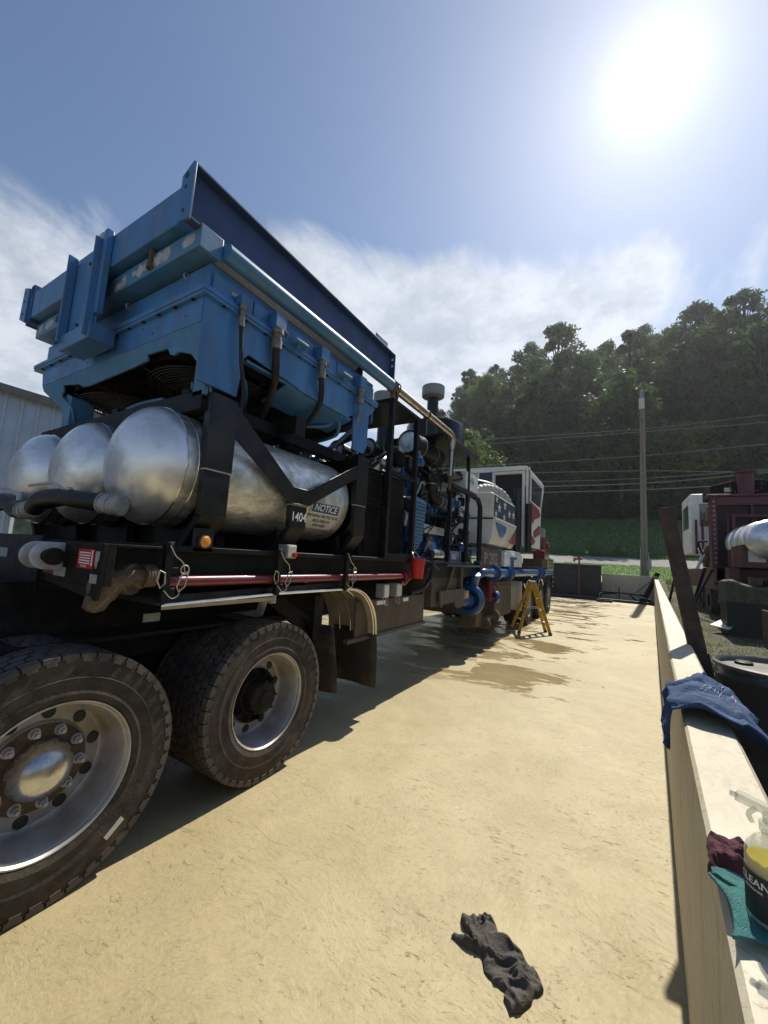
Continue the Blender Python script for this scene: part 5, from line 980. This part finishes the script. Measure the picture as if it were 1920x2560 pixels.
# maroon truck
Q = thing('pump_truck', 'maroon pump truck with white cab and stacked silver tanks parked beyond the right wall', 'pump truck', (3.5, 16, .5))
FY = 14.0
g = G()
for x0_, x1_, z0_, z1_ in ((2.22, 2.36, 1.95, 3.92), (2.36, 4.9, 3.68, 3.92), (2.36, 4.9, 1.95, 2.06), (4.9, 5.05, 1.95, 3.92), (3.06, 3.12, 2.06, 3.68), (4.0, 4.06, 2.06, 3.68)): g.box(x0_, x1_, FY, FY + .12, z0_, z1_)
g.box(2.30, 5.05, FY + .121, FY + .9, 1.95, 3.90); g.box(2.14, 5.12, FY - .04, FY + .3, 3.921, 3.99); g.build('radiator_frame', 'maroon', Q, bevel=.01)
g = G()
for i in range(44): x = 2.38 + i * .058; g.cyl((x, FY + .05, 2.07), (x, FY + .05, 3.67), .006, n=4)
for i in range(28): z = 2.09 + i * .058; g.cyl((2.37, FY + .05, z), (4.9, FY + .05, z), .006, n=4)
g.build('wire_mesh', 'fan', Q, smooth=0)
g = G(); g.box(2.36, 4.9, FY + .2, FY + .24, 2.06, 3.68); g.build('radiator_core', 'void', Q)
g = G()
for x0_, x1_, z0_, z1_ in ((2.62, 2.70, 2.0, 3.40), (2.70, 4.8, 3.33, 3.40), (2.52, 2.56, 2.0, 3.3)): g.box(x0_, x1_, FY - .22, FY - .12, z0_, z1_)
g.build('front_guard', 'maroon', Q, bevel=.006)
g = G(); g.prism([(2.28, 3.99), (2.28, 4.28), (2.8, 4.42), (3.4, 4.42), (3.95, 4.28), (3.95, 3.99)], 1, FY + .3, FY + 1.6); g.build('fan_shroud', 'dark', Q, bevel=.02)
g = G(); g.cyl((3.03, FY + .28, 4.0), (3.03, FY + .28, 4.62), .20, n=24); g.cyl((3.03, FY + .28, 4.6), (3.03, FY + .28, 4.66), .27); 
for k_ in range(9): a_ = math.pi * k_ / 8; g.cyl((3.03 - .33 * math.cos(a_), FY + .22, 4.28 - .26 * math.sin(a_)), (3.03 - .33 * math.cos(a_), FY + .29, 4.28 - .26 * math.sin(a_)), .03, n=6)
g.lathe([(.34, .27), (.34, .30)], (3.03, FY, 4.27), (0, 1, 0), 24); g.build('exhaust_outlet', 'maroon', Q, smooth=35)
g = G(); g.box(2.58, 2.72, FY + .27, FY + .30, 4.10, 4.22); g.build('data_label', 'signw', Q)
for k_ in range(4):
    yy = 12.1 + k_ * .45; g = G()
    if k_ == 0: g.lathe([(0, -.22), (.14, -.21), (.28, -.17), (.40, -.09), (.46, 0), (.46, .35)], (3.0, yy, 2.62), (0, 1, 0), 48)
    else: g.lathe([(.40, -.10), (.46, 0), (.46, .35), (.40, .40)], (2.98 - .02 * k_, yy, 2.62), (0, 1, 0), 40)
    g.build('silver_tank', 'alum', Q, smooth=60)
for k_ in range(3):
    yy = 12.42 + k_ * .42; x = 2.52 - .012 * k_; g = G(); g.box(x - .0, x + .05, yy, yy + .03, 2.0, 2.7); g.build('tank_strap', 'bright', Q)
g = G(); g.ring((3.0, 11.93, 2.62), (0, 1, 0), .16, .008, 28, 6); g.build('head_ring', 'bare', Q)
g = G(); g.box(2.50, 4.9, 12.3, 13.8, 1.96, 2.5); g.build('tank_cradle', 'maroon', Q, bevel=.01)
g = G(); g.box(2.3, 4.9, 13.0, 21, 1.35, 1.95); g.box(2.30, 2.5, 12.6, 14, 1.0, 1.95); g.build('chassis', 'maroon', Q, bevel=.01)
g = G(); g.box(2.9, 3.25, 9.9, 10.0, .9, 2.5); g.box(2.66, 2.9, 10.4, 10.5, 1.0, 1.9); g.build('splash_plate', 'skirt', Q, bevel=.01)
g = G(); g.cyl((2.75, 9.9, 1.35), (3.2, 9.9, 1.35), .16); g.ring((2.72, 9.9, 1.35), (1, 0, 0), .17, .05); g.ring((2.9, 9.85, 1.32), (1, .4, 0), .14, .05); g.build('cast_valve', 'rust', Q)
g = G(); g.box(2.4, 2.45, 10.1, 10.6, .55, 1.12); g.box(2.4, 3.1, 10.1, 10.15, 1.08, 1.12); g.box(2.42, 3.1, 10.1, 10.15, .80, .83); g.box(2.65, 2.7, 10.1, 10.5, 1.12, 1.35); g.build('step_bracket', 'rust', Q, bevel=.004)
g = G(); g.lathe([(.30, -.1), (.5, -.12), (.53, 0), (.53, .2), (.5, .3), (.3, .3)], (2.9, 8.6, .80), (1, 0, 0), 36); g.build('tyre', 'rubber', Q)
g = G(); g.tube([(2.72, 8.6 + .62 * math.sin(R(a_)), .85 + .62 * math.cos(R(a_))) for a_ in range(-80, 81, 16)], .03); g.build('fender_edge', 'bare', Q)
for i in range(14): g = G(); x = 2.29; z = 2.1 + i * .13; g.cyl((x, FY - .012, z), (x, FY - .001, z), .022, n=6); g.build('frame_bolt', 'bare', Q)
for i in range(14):
    x = rnd.uniform(2.5, 3.4); y0 = rnd.uniform(11.2, 13.4); z0 = rnd.uniform(1.1, 1.9); g = G()
    g.tube(smoothpath([(x, y0, z0), (x + rnd.uniform(-.1, .4), y0 - .15, z0 + rnd.uniform(-.3, .2)), (x + rnd.uniform(.1, .6), y0, z0 + rnd.uniform(-.4, .1))]), rnd.choice((.025, .04, .06)), 8); g.build('hydraulic_hose', rnd.choice(('hose', 'rust', 'maroon')), Q)
g = G(); g.box(2.28, 2.5, 13.2, 13.9, 1.2, 1.5); g.box(2.24, 2.30, 13.1, 14.0, 1.50, 1.56); g.build('side_step', 'dark', Q, bevel=.01)
g = G(); g.box(2.6, 2.9, 12.26, 12.30, 2.1, 2.35); g.build('data_label', 'signw', Q)
# white cab of that truck
g = G(); g.box(2.34, 4.2, 18.6, 20.8, 2.55, 4.78); cb2 = g.build('operator_cab', 'white', Q, bevel=.06)
g = G(); g.box(2.62, 4.0, 18.575, 18.6, 3.55, 4.4); g.box(2.32, 2.345, 19.0, 20.4, 3.5, 4.4); g.build('cab_window', 'cglass', cb2, bevel=.01)
g = G(); g.box(2.95, 3.1, 18.5, 18.8, 4.70, 4.86); g.build('roof_vent', 'greybox', cb2)
g = G(); g.cyl((2.65, 17.2, 3.85), (3.6, 17.2, 3.85), .28); g.cyl((2.62, 17.2, 3.85), (2.66, 17.2, 3.85), .26); g.tube([(2.9, 17.2, 3.6), (2.8, 17.1, 3.2), (2.9, 16.9, 2.6)], .1); g.build('air_cleaner', 'rust', Q)
g = G()
for x, y_ in ((2.45, 18.2), (2.62, 18.1)): g.cyl((x, y_, 2.5), (x, y_, 3.75), .04)
g.build('grab_rail', 'maroon', Q)
for i in range(16):
    x = rnd.uniform(2.3, 2.9); y0 = rnd.uniform(15, 18.5); z0 = rnd.uniform(1.3, 3.0); g = G()
    g.tube(smoothpath([(x, y0, z0), (x + rnd.uniform(-.2, .3), y0 + rnd.uniform(-.4, .4), z0 + rnd.uniform(-.3, .5)), (x + rnd.uniform(-.2, .4), y0 + rnd.uniform(-.5, .5), z0 - rnd.uniform(.1, .8))]), rnd.choice((.03, .05, .08)), 8); g.build('plumbing', rnd.choice(('rust', 'maroon', 'dark', 'tankw')), Q)
g = G()
for yy in (15.6, 17.0): g.lathe([(.2, -.1), (.5, -.12), (.53, 0), (.5, .25), (.3, .25)], (2.45, yy, 1.0), (1, 0, 0), 30)
g.build('tyre', 'rubber', Q)
# black tote with canvas cover
tb = thing('storage_bin', 'black bin covered by olive pleated canvas in front of the maroon truck', 'bin', (2.5, 12.0, .45))
g = G(); g.box(2.02, 2.98, 11.4, 12.1, .42, 1.24); g.build('bin_body', 'ink_shade', tb, bevel=.015)
g = G(); pts = []
xs_ = [2.0 + i * .03 for i in range(34)]
zt = [1.62 + .06 * math.exp(-((x - 2.12) / .09) ** 2) - .10 * math.exp(-((x - 2.62) / .25) ** 2) for x in xs_]
vs = []
for i, x in enumerate(xs_): f_ = .02 * math.cos(i * math.pi / 4); vs += [(x, 11.36 + f_, 1.18), (x, 11.36 + f_, zt[i] - .04), (x, 11.42, zt[i]), (x, 12.1, zt[i] - .02), (x, 12.13 - f_, 1.18)]
n = 5; g.add(vs, [(i * n + j, i * n + j + 1, (i + 1) * n + j + 1, (i + 1) * n + j) for i in range(len(xs_) - 1) for j in range(4)] + [(0, 1, 2, 3, 4), tuple(range(len(vs) - 5, len(vs)))[::-1]]); g.build('canvas_cover', 'camo', tb, smooth=50)
g = G(); g.box(2.46, 2.66, 11.55, 11.75, 1.58, 1.74); tag(g.build('wood_block', 'rust', bevel=.01), 'small brown block resting on the olive canvas cover', 'block')
# rods leaning
for a_, b_, r_, lab in (((1.70, 14.3, .55), (2.15, 14.7, 1.95), .04, 'dark steel bar leaning on the maroon truck corner'), ((1.55, 13.6, .55), (2.28, 14.5, 1.9), .03, 'thin dark rod leaning steeply on the maroon truck corner'), ((1.12, 13.8, .5), (1.42, 14.6, 1.6), .035, 'dark rod standing slanted in the sunlit gap behind the plank'), ((1.02, 9.8, .4), (1.35, 10.6, 1.05), .025, 'short rod leaning low near the leafy weed behind the plank')):
    g = G(); g.cyl(a_, b_, r_, n=8); tag(g.build('steel_rod', 'black'), lab, 'steel rod')
g = G(); vs = [(1.75, 11.6, .62), (2.0, 11.2, .60), (2.35, 11.9, .72), (2.1, 12.2, .74)]; g.add(vs + [(a_, b_, c_ + .02) for a_, b_, c_ in vs], [(0, 1, 2, 3), (7, 6, 5, 4), (0, 4, 5, 1), (1, 5, 6, 2), (2, 6, 7, 3), (3, 7, 4, 0)])
tag(g.build('scrap_board', 'signw'), 'pale scrap board lying tilted left of the black bin', 'board')

# ================================================================== CLOTHS
def inside(x, y, pl):
    c = False; j = len(pl) - 1
    for i in range(len(pl)):
        if ((pl[i][1] > y) != (pl[j][1] > y)) and x < (pl[j][0] - pl[i][0]) * (y - pl[i][1]) / (pl[j][1] - pl[i][1]) + pl[i][0]: c = not c
        j = i
    return c
def edged(x, y, pl):
    best = 9; j = len(pl) - 1
    for i in range(len(pl)):
        a_ = Vector(pl[j]); b_ = Vector(pl[i]); p_ = Vector((x, y)); ab = b_ - a_; t_ = max(0, min(1, (p_ - a_).dot(ab) / max(1e-9, ab.dot(ab)))); best = min(best, (a_ + ab * t_ - p_).length); j = i
    return best
def crumple(name, outline, z0, hmax, step, m, seed, fs=1., edge=.018, zfun=None):
    xs = [p_[0] for p_ in outline]; ys = [p_[1] for p_ in outline]; nx = int((max(xs) - min(xs)) / step) + 3; ny = int((max(ys) - min(ys)) / step) + 3
    g = G(); idx = {}; vs = []
    def H(x, y):
        e = edged(x, y, outline); k_ = min(1, e / edge); k_ = math.sqrt(max(0, 1 - (1 - k_) ** 2))
        v = Vector((x * fs, y * fs, seed)); wv = noise.noise_vector(v * 9) * .05
        a1 = 1 - abs(noise.noise((v + wv) * 11)) * 2.2; a2 = 1 - abs(noise.noise((v + wv * 2) * 24 + Vector((5, 3, 1)))) * 2; a3 = noise.noise(v * 60)
        return k_ * hmax * (.22 + .45 * max(0, a1) ** 1.3 + .30 * max(0, a2) ** 1.2 + .05 * a3)
    for j in range(ny):
        for i in range(nx):
            x = min(xs) - step + i * step; y = min(ys) - step + j * step
            if inside(x, y, outline): idx[(i, j)] = len(vs); vs.append((x, y, (zfun(x, y) if zfun else z0) + H(x, y)))
    fcs = []
    for (i, j) in idx:
        q_ = [(i, j), (i + 1, j), (i + 1, j + 1), (i, j + 1)]
        if all(k_ in idx for k_ in q_): fcs.append([idx[k_] for k_ in q_])
        else:
            q3 = [k_ for k_ in q_ if k_ in idx]
            if len(q3) == 3: fcs.append([idx[k_] for k_ in q3])
    # skirt to the surface below
    from collections import Counter
    cnt = Counter(); 
    for f_ in fcs:
        for a_, b_ in zip(f_, f_[1:] + f_[:1]): cnt[(min(a_, b_), max(a_, b_))] += 1
    bd = [e for e, c_ in cnt.items() if c_ == 1]; mp = {}
    for e in bd:
        for v_ in e:
            if v_ not in mp: mp[v_] = len(vs); q = vs[v_]; vs.append((q[0], q[1], (zfun(q[0], q[1]) if zfun else z0) + .001))
    for a_, b_ in bd: fcs.append([a_, b_, mp[b_], mp[a_]])
    g.add(vs, fcs); return g.build(name, m, smooth=70)
rag_o = [(-0.671, 2.07), (-0.602, 2.111), (-0.541, 2.125), (-0.504, 2.088), (-0.483, 2.052), (-0.44, 2.059), (-0.389, 2.041), (-0.351, 2.011), (-0.308, 1.988), (-0.283, 1.951), (-0.274, 1.927), (-0.289, 1.896), (-0.303, 1.89), (-0.307, 1.851), (-0.333, 1.798), (-0.372, 1.765), (-0.388, 1.788), (-0.408, 1.811), (-0.408, 1.841), (-0.455, 1.843), (-0.474, 1.853), (-0.502, 1.866), (-0.516, 1.9), (-0.528, 1.926), (-0.58, 1.926), (-0.623, 1.923), (-0.675, 1.934), (-0.667, 1.956), (-0.624, 1.966), (-0.601, 1.963), (-0.58, 1.953), (-0.62, 1.991), (-0.648, 2.018), (-0.666, 2.042)]
tag(crumple('rag', rag_o, .0, .055, .0035, 'grag', 3.3, .85, .026), 'crumpled charcoal cotton rag lying on the sunlit concrete floor', 'rag')
mo = [(0.155, 1.148), (0.168, 1.158), (0.178, 1.18), (0.191, 1.17), (0.217, 1.187), (0.226, 1.159), (0.225, 1.103), (0.212, 1.05), (0.182, 1.047), (0.166, 1.049), (0.156, 1.04), (0.150, 1.018), (0.142, 1.014), (0.137, 1.029), (0.145, 1.058), (0.148, 1.091), (0.150, 1.121)]
tag(crumple('rag', mo, wtop(1.1), .036, .0022, 'mrag', 8.1, 1.5, .014), 'small crumpled burgundy rag on top of the right wall beside the spray bottle', 'rag')
# T-shirt draped over the wall
g = G(); NU, NV = 70, 46; vs = []
def shirtp(u, v):
    # u across the wall (0 inner hang .. 1 outer hang), v along the wall
    yv = 1.90 + v * .56; xi_ = wx(yv) - .012; xo_ = wx(yv) + .15; h = wtop(yv) + .010
    inner_len = .125 * (1 - .75 * v) + .01; over = .12 + .03 * math.sin(v * 5)
    tot_ = inner_len + .174 + over; s0_ = max(0, v - .38) * .26; s_ = s0_ + u * (tot_ - s0_)
    if s_ < inner_len: x = xi_ - .03 * (1 - s_ / inner_len) - .01; z = h - (inner_len - s_)
    elif s_ < inner_len + .174: t_ = (s_ - inner_len) / .174; x = xi_ + t_ * .174; z = h + .035 * math.sin(math.pi * t_) 
    else: t_ = (s_ - inner_len - .174); x = xo_ + .012 + t_ * .55; z = h - t_ * .72 + .01
    yy = yv - (u - .3) * .10 + .05 * math.sin(u * 4)
    fold = noise.noise(Vector((u * 3.0 + v * 2.2, v * 8.5 - u * 2.0, 1.7))); fold2 = 1 - 2 * abs(noise.noise(Vector((u * 2.2 - v * 2, v * 13, 6))))
    amp = .032 * fold + .017 * max(0, fold2)
    return Vector((x + (amp * .6 if s_ < inner_len or s_ > inner_len + .174 else 0) * (-1 if s_ < inner_len else 1), yy, z + max(0, amp + .014)))
for j in range(NV):
    for i in range(NU): vs.append(shirtp(i / (NU - 1), j / (NV - 1)))
g.add(vs, [(j * NU + i, j * NU + i + 1, (j + 1) * NU + i + 1, (j + 1) * NU + i) for j in range(NV - 1) for i in range(NU - 1)])
sh = tag(g.build('t_shirt', 'shirt', smooth=80), 'navy blue T-shirt with faded print draped over the right wall near the drum', 'T-shirt'); md = sh.modifiers.new('thick', 'SOLIDIFY'); md.thickness = .006
g = G()
def onshirt(vsrc, u0, v0, du, dv):
    out = []
    for v_ in vsrc:
        u = u0 + v_.x * du; vv = v0 + v_.y * dv; P0 = shirtp(u, vv); e = .003; Pu = shirtp(u + e, vv) - P0; Pv = shirtp(u, vv + e) - P0; n_ = Pu.cross(Pv).normalized()
        if n_.z < 0: n_ = -n_
        out.append(P0 + n_ * .011)
    return out
for s_, u0, v0, du_, dv_ in (('2001', .50, .80, .050, .11), ('/\\\\|//', .70, .72, .06, .13), ('|/|\\O1/', .48, .52, .055, .14), ('|/|/\\|', .74, .48, .05, .16)):
    t_, f_ = textmesh(s_, 1.0); g.add(onshirt(t_, u0, v0, du_, dv_), f_)
g.build('shirt_print', 'bare', sh, smooth=0, loc=None)
g = G(); g.ring((wx(2.5) + .085, 2.44, wtop(2.5) + .012), (.2, -.75, .6), .034, .010, 24, 8); g.build('collar', 'shirtin', sh)
# towel
g = G(); NU, NV = 40, 40; vs = []
for j in range(NV):
    for i in range(NU):
        u = i / (NU - 1); v = j / (NV - 1); yv = .86 + v * .20
        x = wx(.95) + .008 + u * .145 + (-.012 if u < .2 and v < .6 else 0); z = wtop(1) + .004 + .006 * abs(noise.noise(Vector((u * 4, v * 4, 2)))) + (.03 * (1 - u / .35) ** 1.5 if u < .35 else 0) * max(0, math.sin(v * 3.1)) * 1.0
        if v < .12: z += (.12 - v) * .12
        x += .012 * math.sin(v * 6.5) * (1 - u)
        vs.append((x, yv + .03 * math.sin(u * 3), z))
g.add(vs, [(j * NU + i, j * NU + i + 1, (j + 1) * NU + i + 1, (j + 1) * NU + i) for j in range(NV - 1) for i in range(NU - 1)])
o = tag(g.build('towel', 'teal', smooth=80), 'teal microfibre towel folded under the spray bottle on the wall', 'towel'); md = o.modifiers.new('thick', 'SOLIDIFY'); md.thickness = .005
# spray bottle
bx_, by_, bz_ = .214, .945, wtop(1) + .014
sp = thing('spray_bottle', 'clear spray bottle with yellow liquid and black label standing on the teal towel', 'spray bottle', (bx_, by_, bz_)); br = .037
kz = .60
g = G(); g.lathe([(0, 0), (br, .0), (br, .155 * kz), (br * .95, .17 * kz), (.024, .195 * kz), (.014, .20 * kz), (.014, .215 * kz)], (bx_, by_, bz_), (0, 0, 1), 36); g.build('bottle_body', 'clear', sp, smooth=40)
g = G(); g.lathe([(0, .003), (br - .003, .003), (br - .003, .145 * kz), (0, .145 * kz)], (bx_, by_, bz_), (0, 0, 1), 32); g.build('liquid', 'liquid', sp, smooth=40)
g = G(); vs = []
for i in range(17):
    a_ = R(160 + i * 6.2)
    for z_ in (.006, .118 * kz): vs.append((bx_ + (br + .0008) * math.cos(a_), by_ + (br + .0008) * math.sin(a_), bz_ + z_))
g.add(vs, [(2 * i, 2 * i + 1, 2 * i + 3, 2 * i + 2) for i in range(16)]); lbl = g.build('label', 'ink_shade', sp, smooth=60)
g = G()
def botwrap(s_, size, adeg, z_):
    t_, f_ = textmesh(s_, size); g.add([(bx_ + (br + .002) * math.cos(R(adeg) + v_.x / br), by_ + (br + .002) * math.sin(R(adeg) + v_.x / br), bz_ + z_ + v_.y) for v_ in t_], f_)
botwrap('CLEAN', .015, 212, .058); botwrap('DEGREASER', .005, 214, .047); g.build('label_lettering', 'letter', lbl, smooth=0)
g = G(); h0 = bz_ + .129; g.cyl((bx_, by_, h0), (bx_, by_, h0 + .014), .017); g.cyl((bx_, by_, h0 + .014), (bx_, by_, h0 + .028), .012)
g.bar((bx_ + .025, by_ - .012, h0 + .030), (bx_ - .040, by_ + .022, h0 + .037), .016, .014); g.cyl((bx_ - .040, by_ + .022, h0 + .037), (bx_ - .047, by_ + .026, h0 + .037), .006)
g.tube(smoothpath([(bx_ - .018, by_ + .010, h0 + .028), (bx_ - .026, by_ + .016, h0 + .014), (bx_ - .022, by_ + .016, h0 + .002)]), .004, 8); g.build('trigger_head', 'clear', sp, smooth=40)
g = G(); a_ = R(140); u = Vector((0, math.sin(a_), math.cos(a_))); v = Vector((0, math.cos(a_), -math.sin(a_))); c0 = Vector((-2.2915 + .155 + .0, .95, WR)) 
# small balance tag on the near tyre
c0 = Vector((-2.30 + .020, .95, WR)) + u * .47
g.add([c0 + v * a2_ * .05 + u * b2_ * .012 for a2_, b2_ in ((-1, -1), (1, -1), (1, 1), (-1, 1))] + [c0 + v * a2_ * .05 + u * b2_ * .012 + Vector((-.02, 0, 0)) for a2_, b2_ in ((-1, -1), (1, -1), (1, 1), (-1, 1))], [(0, 1, 2, 3), (4, 7, 6, 5), (0, 4, 5, 1), (1, 5, 6, 2), (2, 6, 7, 3), (3, 7, 4, 0)])
g.build('rim_tag', 'signw', T, smooth=0)

# ================================================================== VEGETATION
def leafcloud(g, c, rad, n, size, rnd, flat=.8, mi=0):
    for _ in range(n):
        d_ = Vector((rnd.gauss(0, 1), rnd.gauss(0, 1), rnd.gauss(0, 1))).normalized(); r_ = rad * (rnd.uniform(.25, 1.25) ** .6) * (1 + .45 * noise.noise(d_ * 2.3 + c))
        p_ = c + Vector((d_.x * r_, d_.y * r_, d_.z * r_ * flat)); s_ = size * rnd.uniform(.6, 1.3)
        nn_ = (d_ + Vector((rnd.gauss(0, .7), rnd.gauss(0, .7), rnd.gauss(0, .7) + .3))).normalized(); _, a_, b_ = frame(nn_)
        t_ = rnd.uniform(0, 6.28); a2_, b2_ = a_ * math.cos(t_) + b_ * math.sin(t_), b_ * math.cos(t_) - a_ * math.sin(t_)
        g.add([p_ - a2_ * s_, p_ + b2_ * s_ * .55, p_ + a2_ * s_, p_ - b2_ * s_ * .55], [(0, 1, 2, 3)], mi)
def make_tree(i, h, wd, leafs, lab, nl=28, per=250, size=.27):
    rnd = random.Random(100 + i); t = thing('broadleaf_tree', lab, 'tree', (0, 0, 0), 'trees covering the hill behind the road')
    g = G(); g.tube(smoothpath([(0, 0, -1.2), (.15 * rnd.uniform(-1, 1), 0, h * .3), (.3 * rnd.uniform(-1, 1), .2, h * .6), (.3 * rnd.uniform(-1, 1), .1, h * .9)], 3), [.34 - .025 * k_ for k_ in range(10)], 7, cap=False)
    cs_ = []
    for k_ in range(nl):
        f_ = (k_ + .5) / nl; zz_ = h * (.30 + .64 * f_); ww = wd * math.sin(math.pi * (.18 + .76 * f_)) ** .8; a_ = k_ * 2.4 + rnd.uniform(-.5, .5); rr_ = ww * rnd.uniform(.35, .95) if f_ < .93 else .2
        c_ = Vector((math.cos(a_) * rr_, math.sin(a_) * rr_, zz_)); cs_.append((c_, wd * rnd.uniform(.16, .52) * (1.1 - .45 * f_)))
    for c_, r_ in cs_: g.tube([(0, 0, c_.z * .72), c_ * .6 + Vector((0, 0, c_.z * .36)), c_], [.11, .07, .03], 5, cap=False)
    g.build('trunk', 'trunk', t)
    g = G()
    for c_, r_ in cs_: leafcloud(g, c_, r_, per, size * rnd.uniform(.8, 1.25), rnd)
    me = g.build('crown', leafs, t, smooth=0); return t
labs = ['one of the dark broadleaf trees packed on the wooded hill', 'one of the dark broadleaf trees packed on the wooded hill', 'one of the dark broadleaf trees packed on the wooded hill', 'one of the dark broadleaf trees packed on the wooded hill', 'one of the yellow-green trees among the dark ones on the hill']
protos = [make_tree(0, 17, 4.6, 'leaf', labs[0]), make_tree(1, 19, 4.2, 'leaf3', labs[1]), make_tree(2, 15, 4.8, 'leaf', labs[2]), make_tree(3, 18, 5.0, 'leaf3', labs[3]), make_tree(4, 14, 4.4, 'leaf2', labs[4])]
rt = random.Random(9); spots = []
for iy in range(9):
    y = 70.5 + iy * 5.4
    x = -.72 * y - 4
    while x < .30 * y + 3: spots.append((x + rt.uniform(-1.6, 1.6), y + rt.uniform(-1.8, 1.8), iy)); x += 7.0 if iy < 7 else 8.4
used = [0] * 5; first = [True] * 5
def tree_at(pi, x, y, sc, rz, lab=None, z=None, group=None):
    p_ = protos[pi]
    if first[pi] and lab is None: o_ = p_; first[pi] = False
    else:
        o_ = p_.copy(); COL.objects.link(o_)
        for ch in p_.children: c_ = ch.copy(); COL.objects.link(c_); c_.parent = o_
    o_.location = (x, y, gz(x, y) - .3 if z is None else z); o_.rotation_euler = (0, 0, rz); o_.scale = (sc, sc, sc * rt.uniform(.80, 1.22))
    if lab: o_['label'] = lab; del o_['group']
    if group: o_['group'] = group
    return o_
for (x, y, iy) in spots:
    if len([1 for _ in spots]) > 290: pass
    pi = rt.choice((0, 1, 4, 3, 3, 2, 0, 4, 1) if iy > 1 else (0, 1, 3, 3, 1, 2, 4)); tree_at(pi, x, y, (rt.choice((.75, .9, 1.05, 1.15, 1.32)) if iy < 6 else rt.choice((.7, .82, .95, 1.08))) * rt.uniform(.93, 1.07), rt.uniform(0, 6.28))
for k_ in range(46):
    x = -46 + k_ * 1.45; o_ = tree_at(rt.choice((0, 2, 3)), x + rt.uniform(-.5, .5), 69.6 + rt.uniform(-.9, .9), rt.uniform(.28, .46), rt.uniform(0, 6.28), 'one of the low dark bushes along the foot of the wood', gz(x, 69.6) - 2.2, 'bushes along the foot of the wood'); o_.name = 'bush'; o_['category'] = 'bush'
tree_at(4, -15.5, 45.0, .95, 1.0, 'sunlit yellow-green tree standing behind the silver-capped exhaust stack')
tree_at(2, -19.5, 49.0, .95, 2.0, 'pale tree rising between the blue cooler and the exhaust stack')
# bushes on the bank foot
rb = random.Random(3)
for x, y, s_, lab in ((-2.3, 48.2, 1.0, 'tall sunlit weed at the foot of the bank, leftmost of three'), (-.1, 47.8, .8, 'sunlit weed at the foot of the bank between two others'), (2.6, 48.0, 1.0, 'sunlit weed at the foot of the bank just right of the utility pole')):
    g = G(); leafcloud(g, Vector((x, y, gz(x, y) + .55 * s_)), .62 * s_, 160, .14, rb, .9); leafcloud(g, Vector((x + .1, y, gz(x, y) + 1.2 * s_)), .35 * s_, 70, .12, rb, 1.2); g.tube([(x, y, gz(x, y) - .1), (x, y, gz(x, y) + 1.4 * s_)], .02, 5); tag(g.build('weed', 'leaf2', smooth=0), lab, 'weed', 'sunlit weeds along the bank')
def blades(name, n, fx, hmin, hmax, wd, seed, m, lab, cat):
    r_ = random.Random(seed); g = G()
    for _ in range(n):
        x, y = fx(r_); z = gz(x, y) + .0; a_ = r_.uniform(0, 6.28); h = r_.uniform(hmin, hmax); lean = Vector((r_.uniform(-.4, .4), r_.uniform(-.4, .4), 1)) * h
        s_ = Vector((math.cos(a_), math.sin(a_), 0)) * wd; p_ = Vector((x, y, z - .02)); g.add([p_ - s_, p_ + s_, p_ + lean], [(0, 1, 2)])
    o_ = g.build(name, m, smooth=0); o_['kind'] = 'stuff'; return o_
blades('verge_grass', 16000, lambda r_: ((lambda y: (r_.uniform(-4, 6.5) if y > 28.3 else r_.uniform(wx(y) + .5, wx(y) + 6), y))(r_.uniform(21, 37.8))), .05, .16, .018, 5, 'leaf2', '', '')
blades('bank_grass', 26000, lambda r_: (r_.uniform(-14, 12), 46.2 + 25 * r_.random() ** 1.3), .12, .34, .04, 6, 'leaf', '', '')
blades('yard_grass', 12000, lambda r_: ((lambda y: (r_.uniform(wx(y) + .22, wx(y) + 3.2), y))(4 + 15 * r_.random() ** 1.2)), .02, .09, .009, 7, 'leaf2', '', '')
for x, y, lab in ((1.05, 7.8, 'bright leafy weed growing between the wall and the plank'), (1.55, 8.2, 'leafy ground weed in front of the black bin'), (1.2, 6.2, 'low weed patch near the drum behind the wall')):
    g = G(); leafcloud(g, Vector((x, y, gz(x, y) + .08)), .22, 110, .045, rb, .5); tag(g.build('weed', 'leaf2', smooth=0), lab, 'weed')
g = G(); g.box(-420, 420, -420, 250, -1.1, 92); hz = g.build('haze', 'floor', smooth=0); hz['kind'] = 'stuff'
hm = bpy.data.materials.new('thin summer haze'); hm.use_nodes = True; t = NT(hm.node_tree); t.n.clear()
out = t.new('ShaderNodeOutputMaterial'); pv = t.new('ShaderNodeVolumePrincipled'); pv.inputs['Color'].default_value = (.90, .94, 1, 1); pv.inputs['Density'].default_value = .00030; pv.inputs['Anisotropy'].default_value = .6
t.l.new(pv.outputs[0], out.inputs['Volume']); hz.data.materials.clear(); hz.data.materials.append(hm)
for o in bpy.data.objects:
    if '_o' in o: del o['_o']
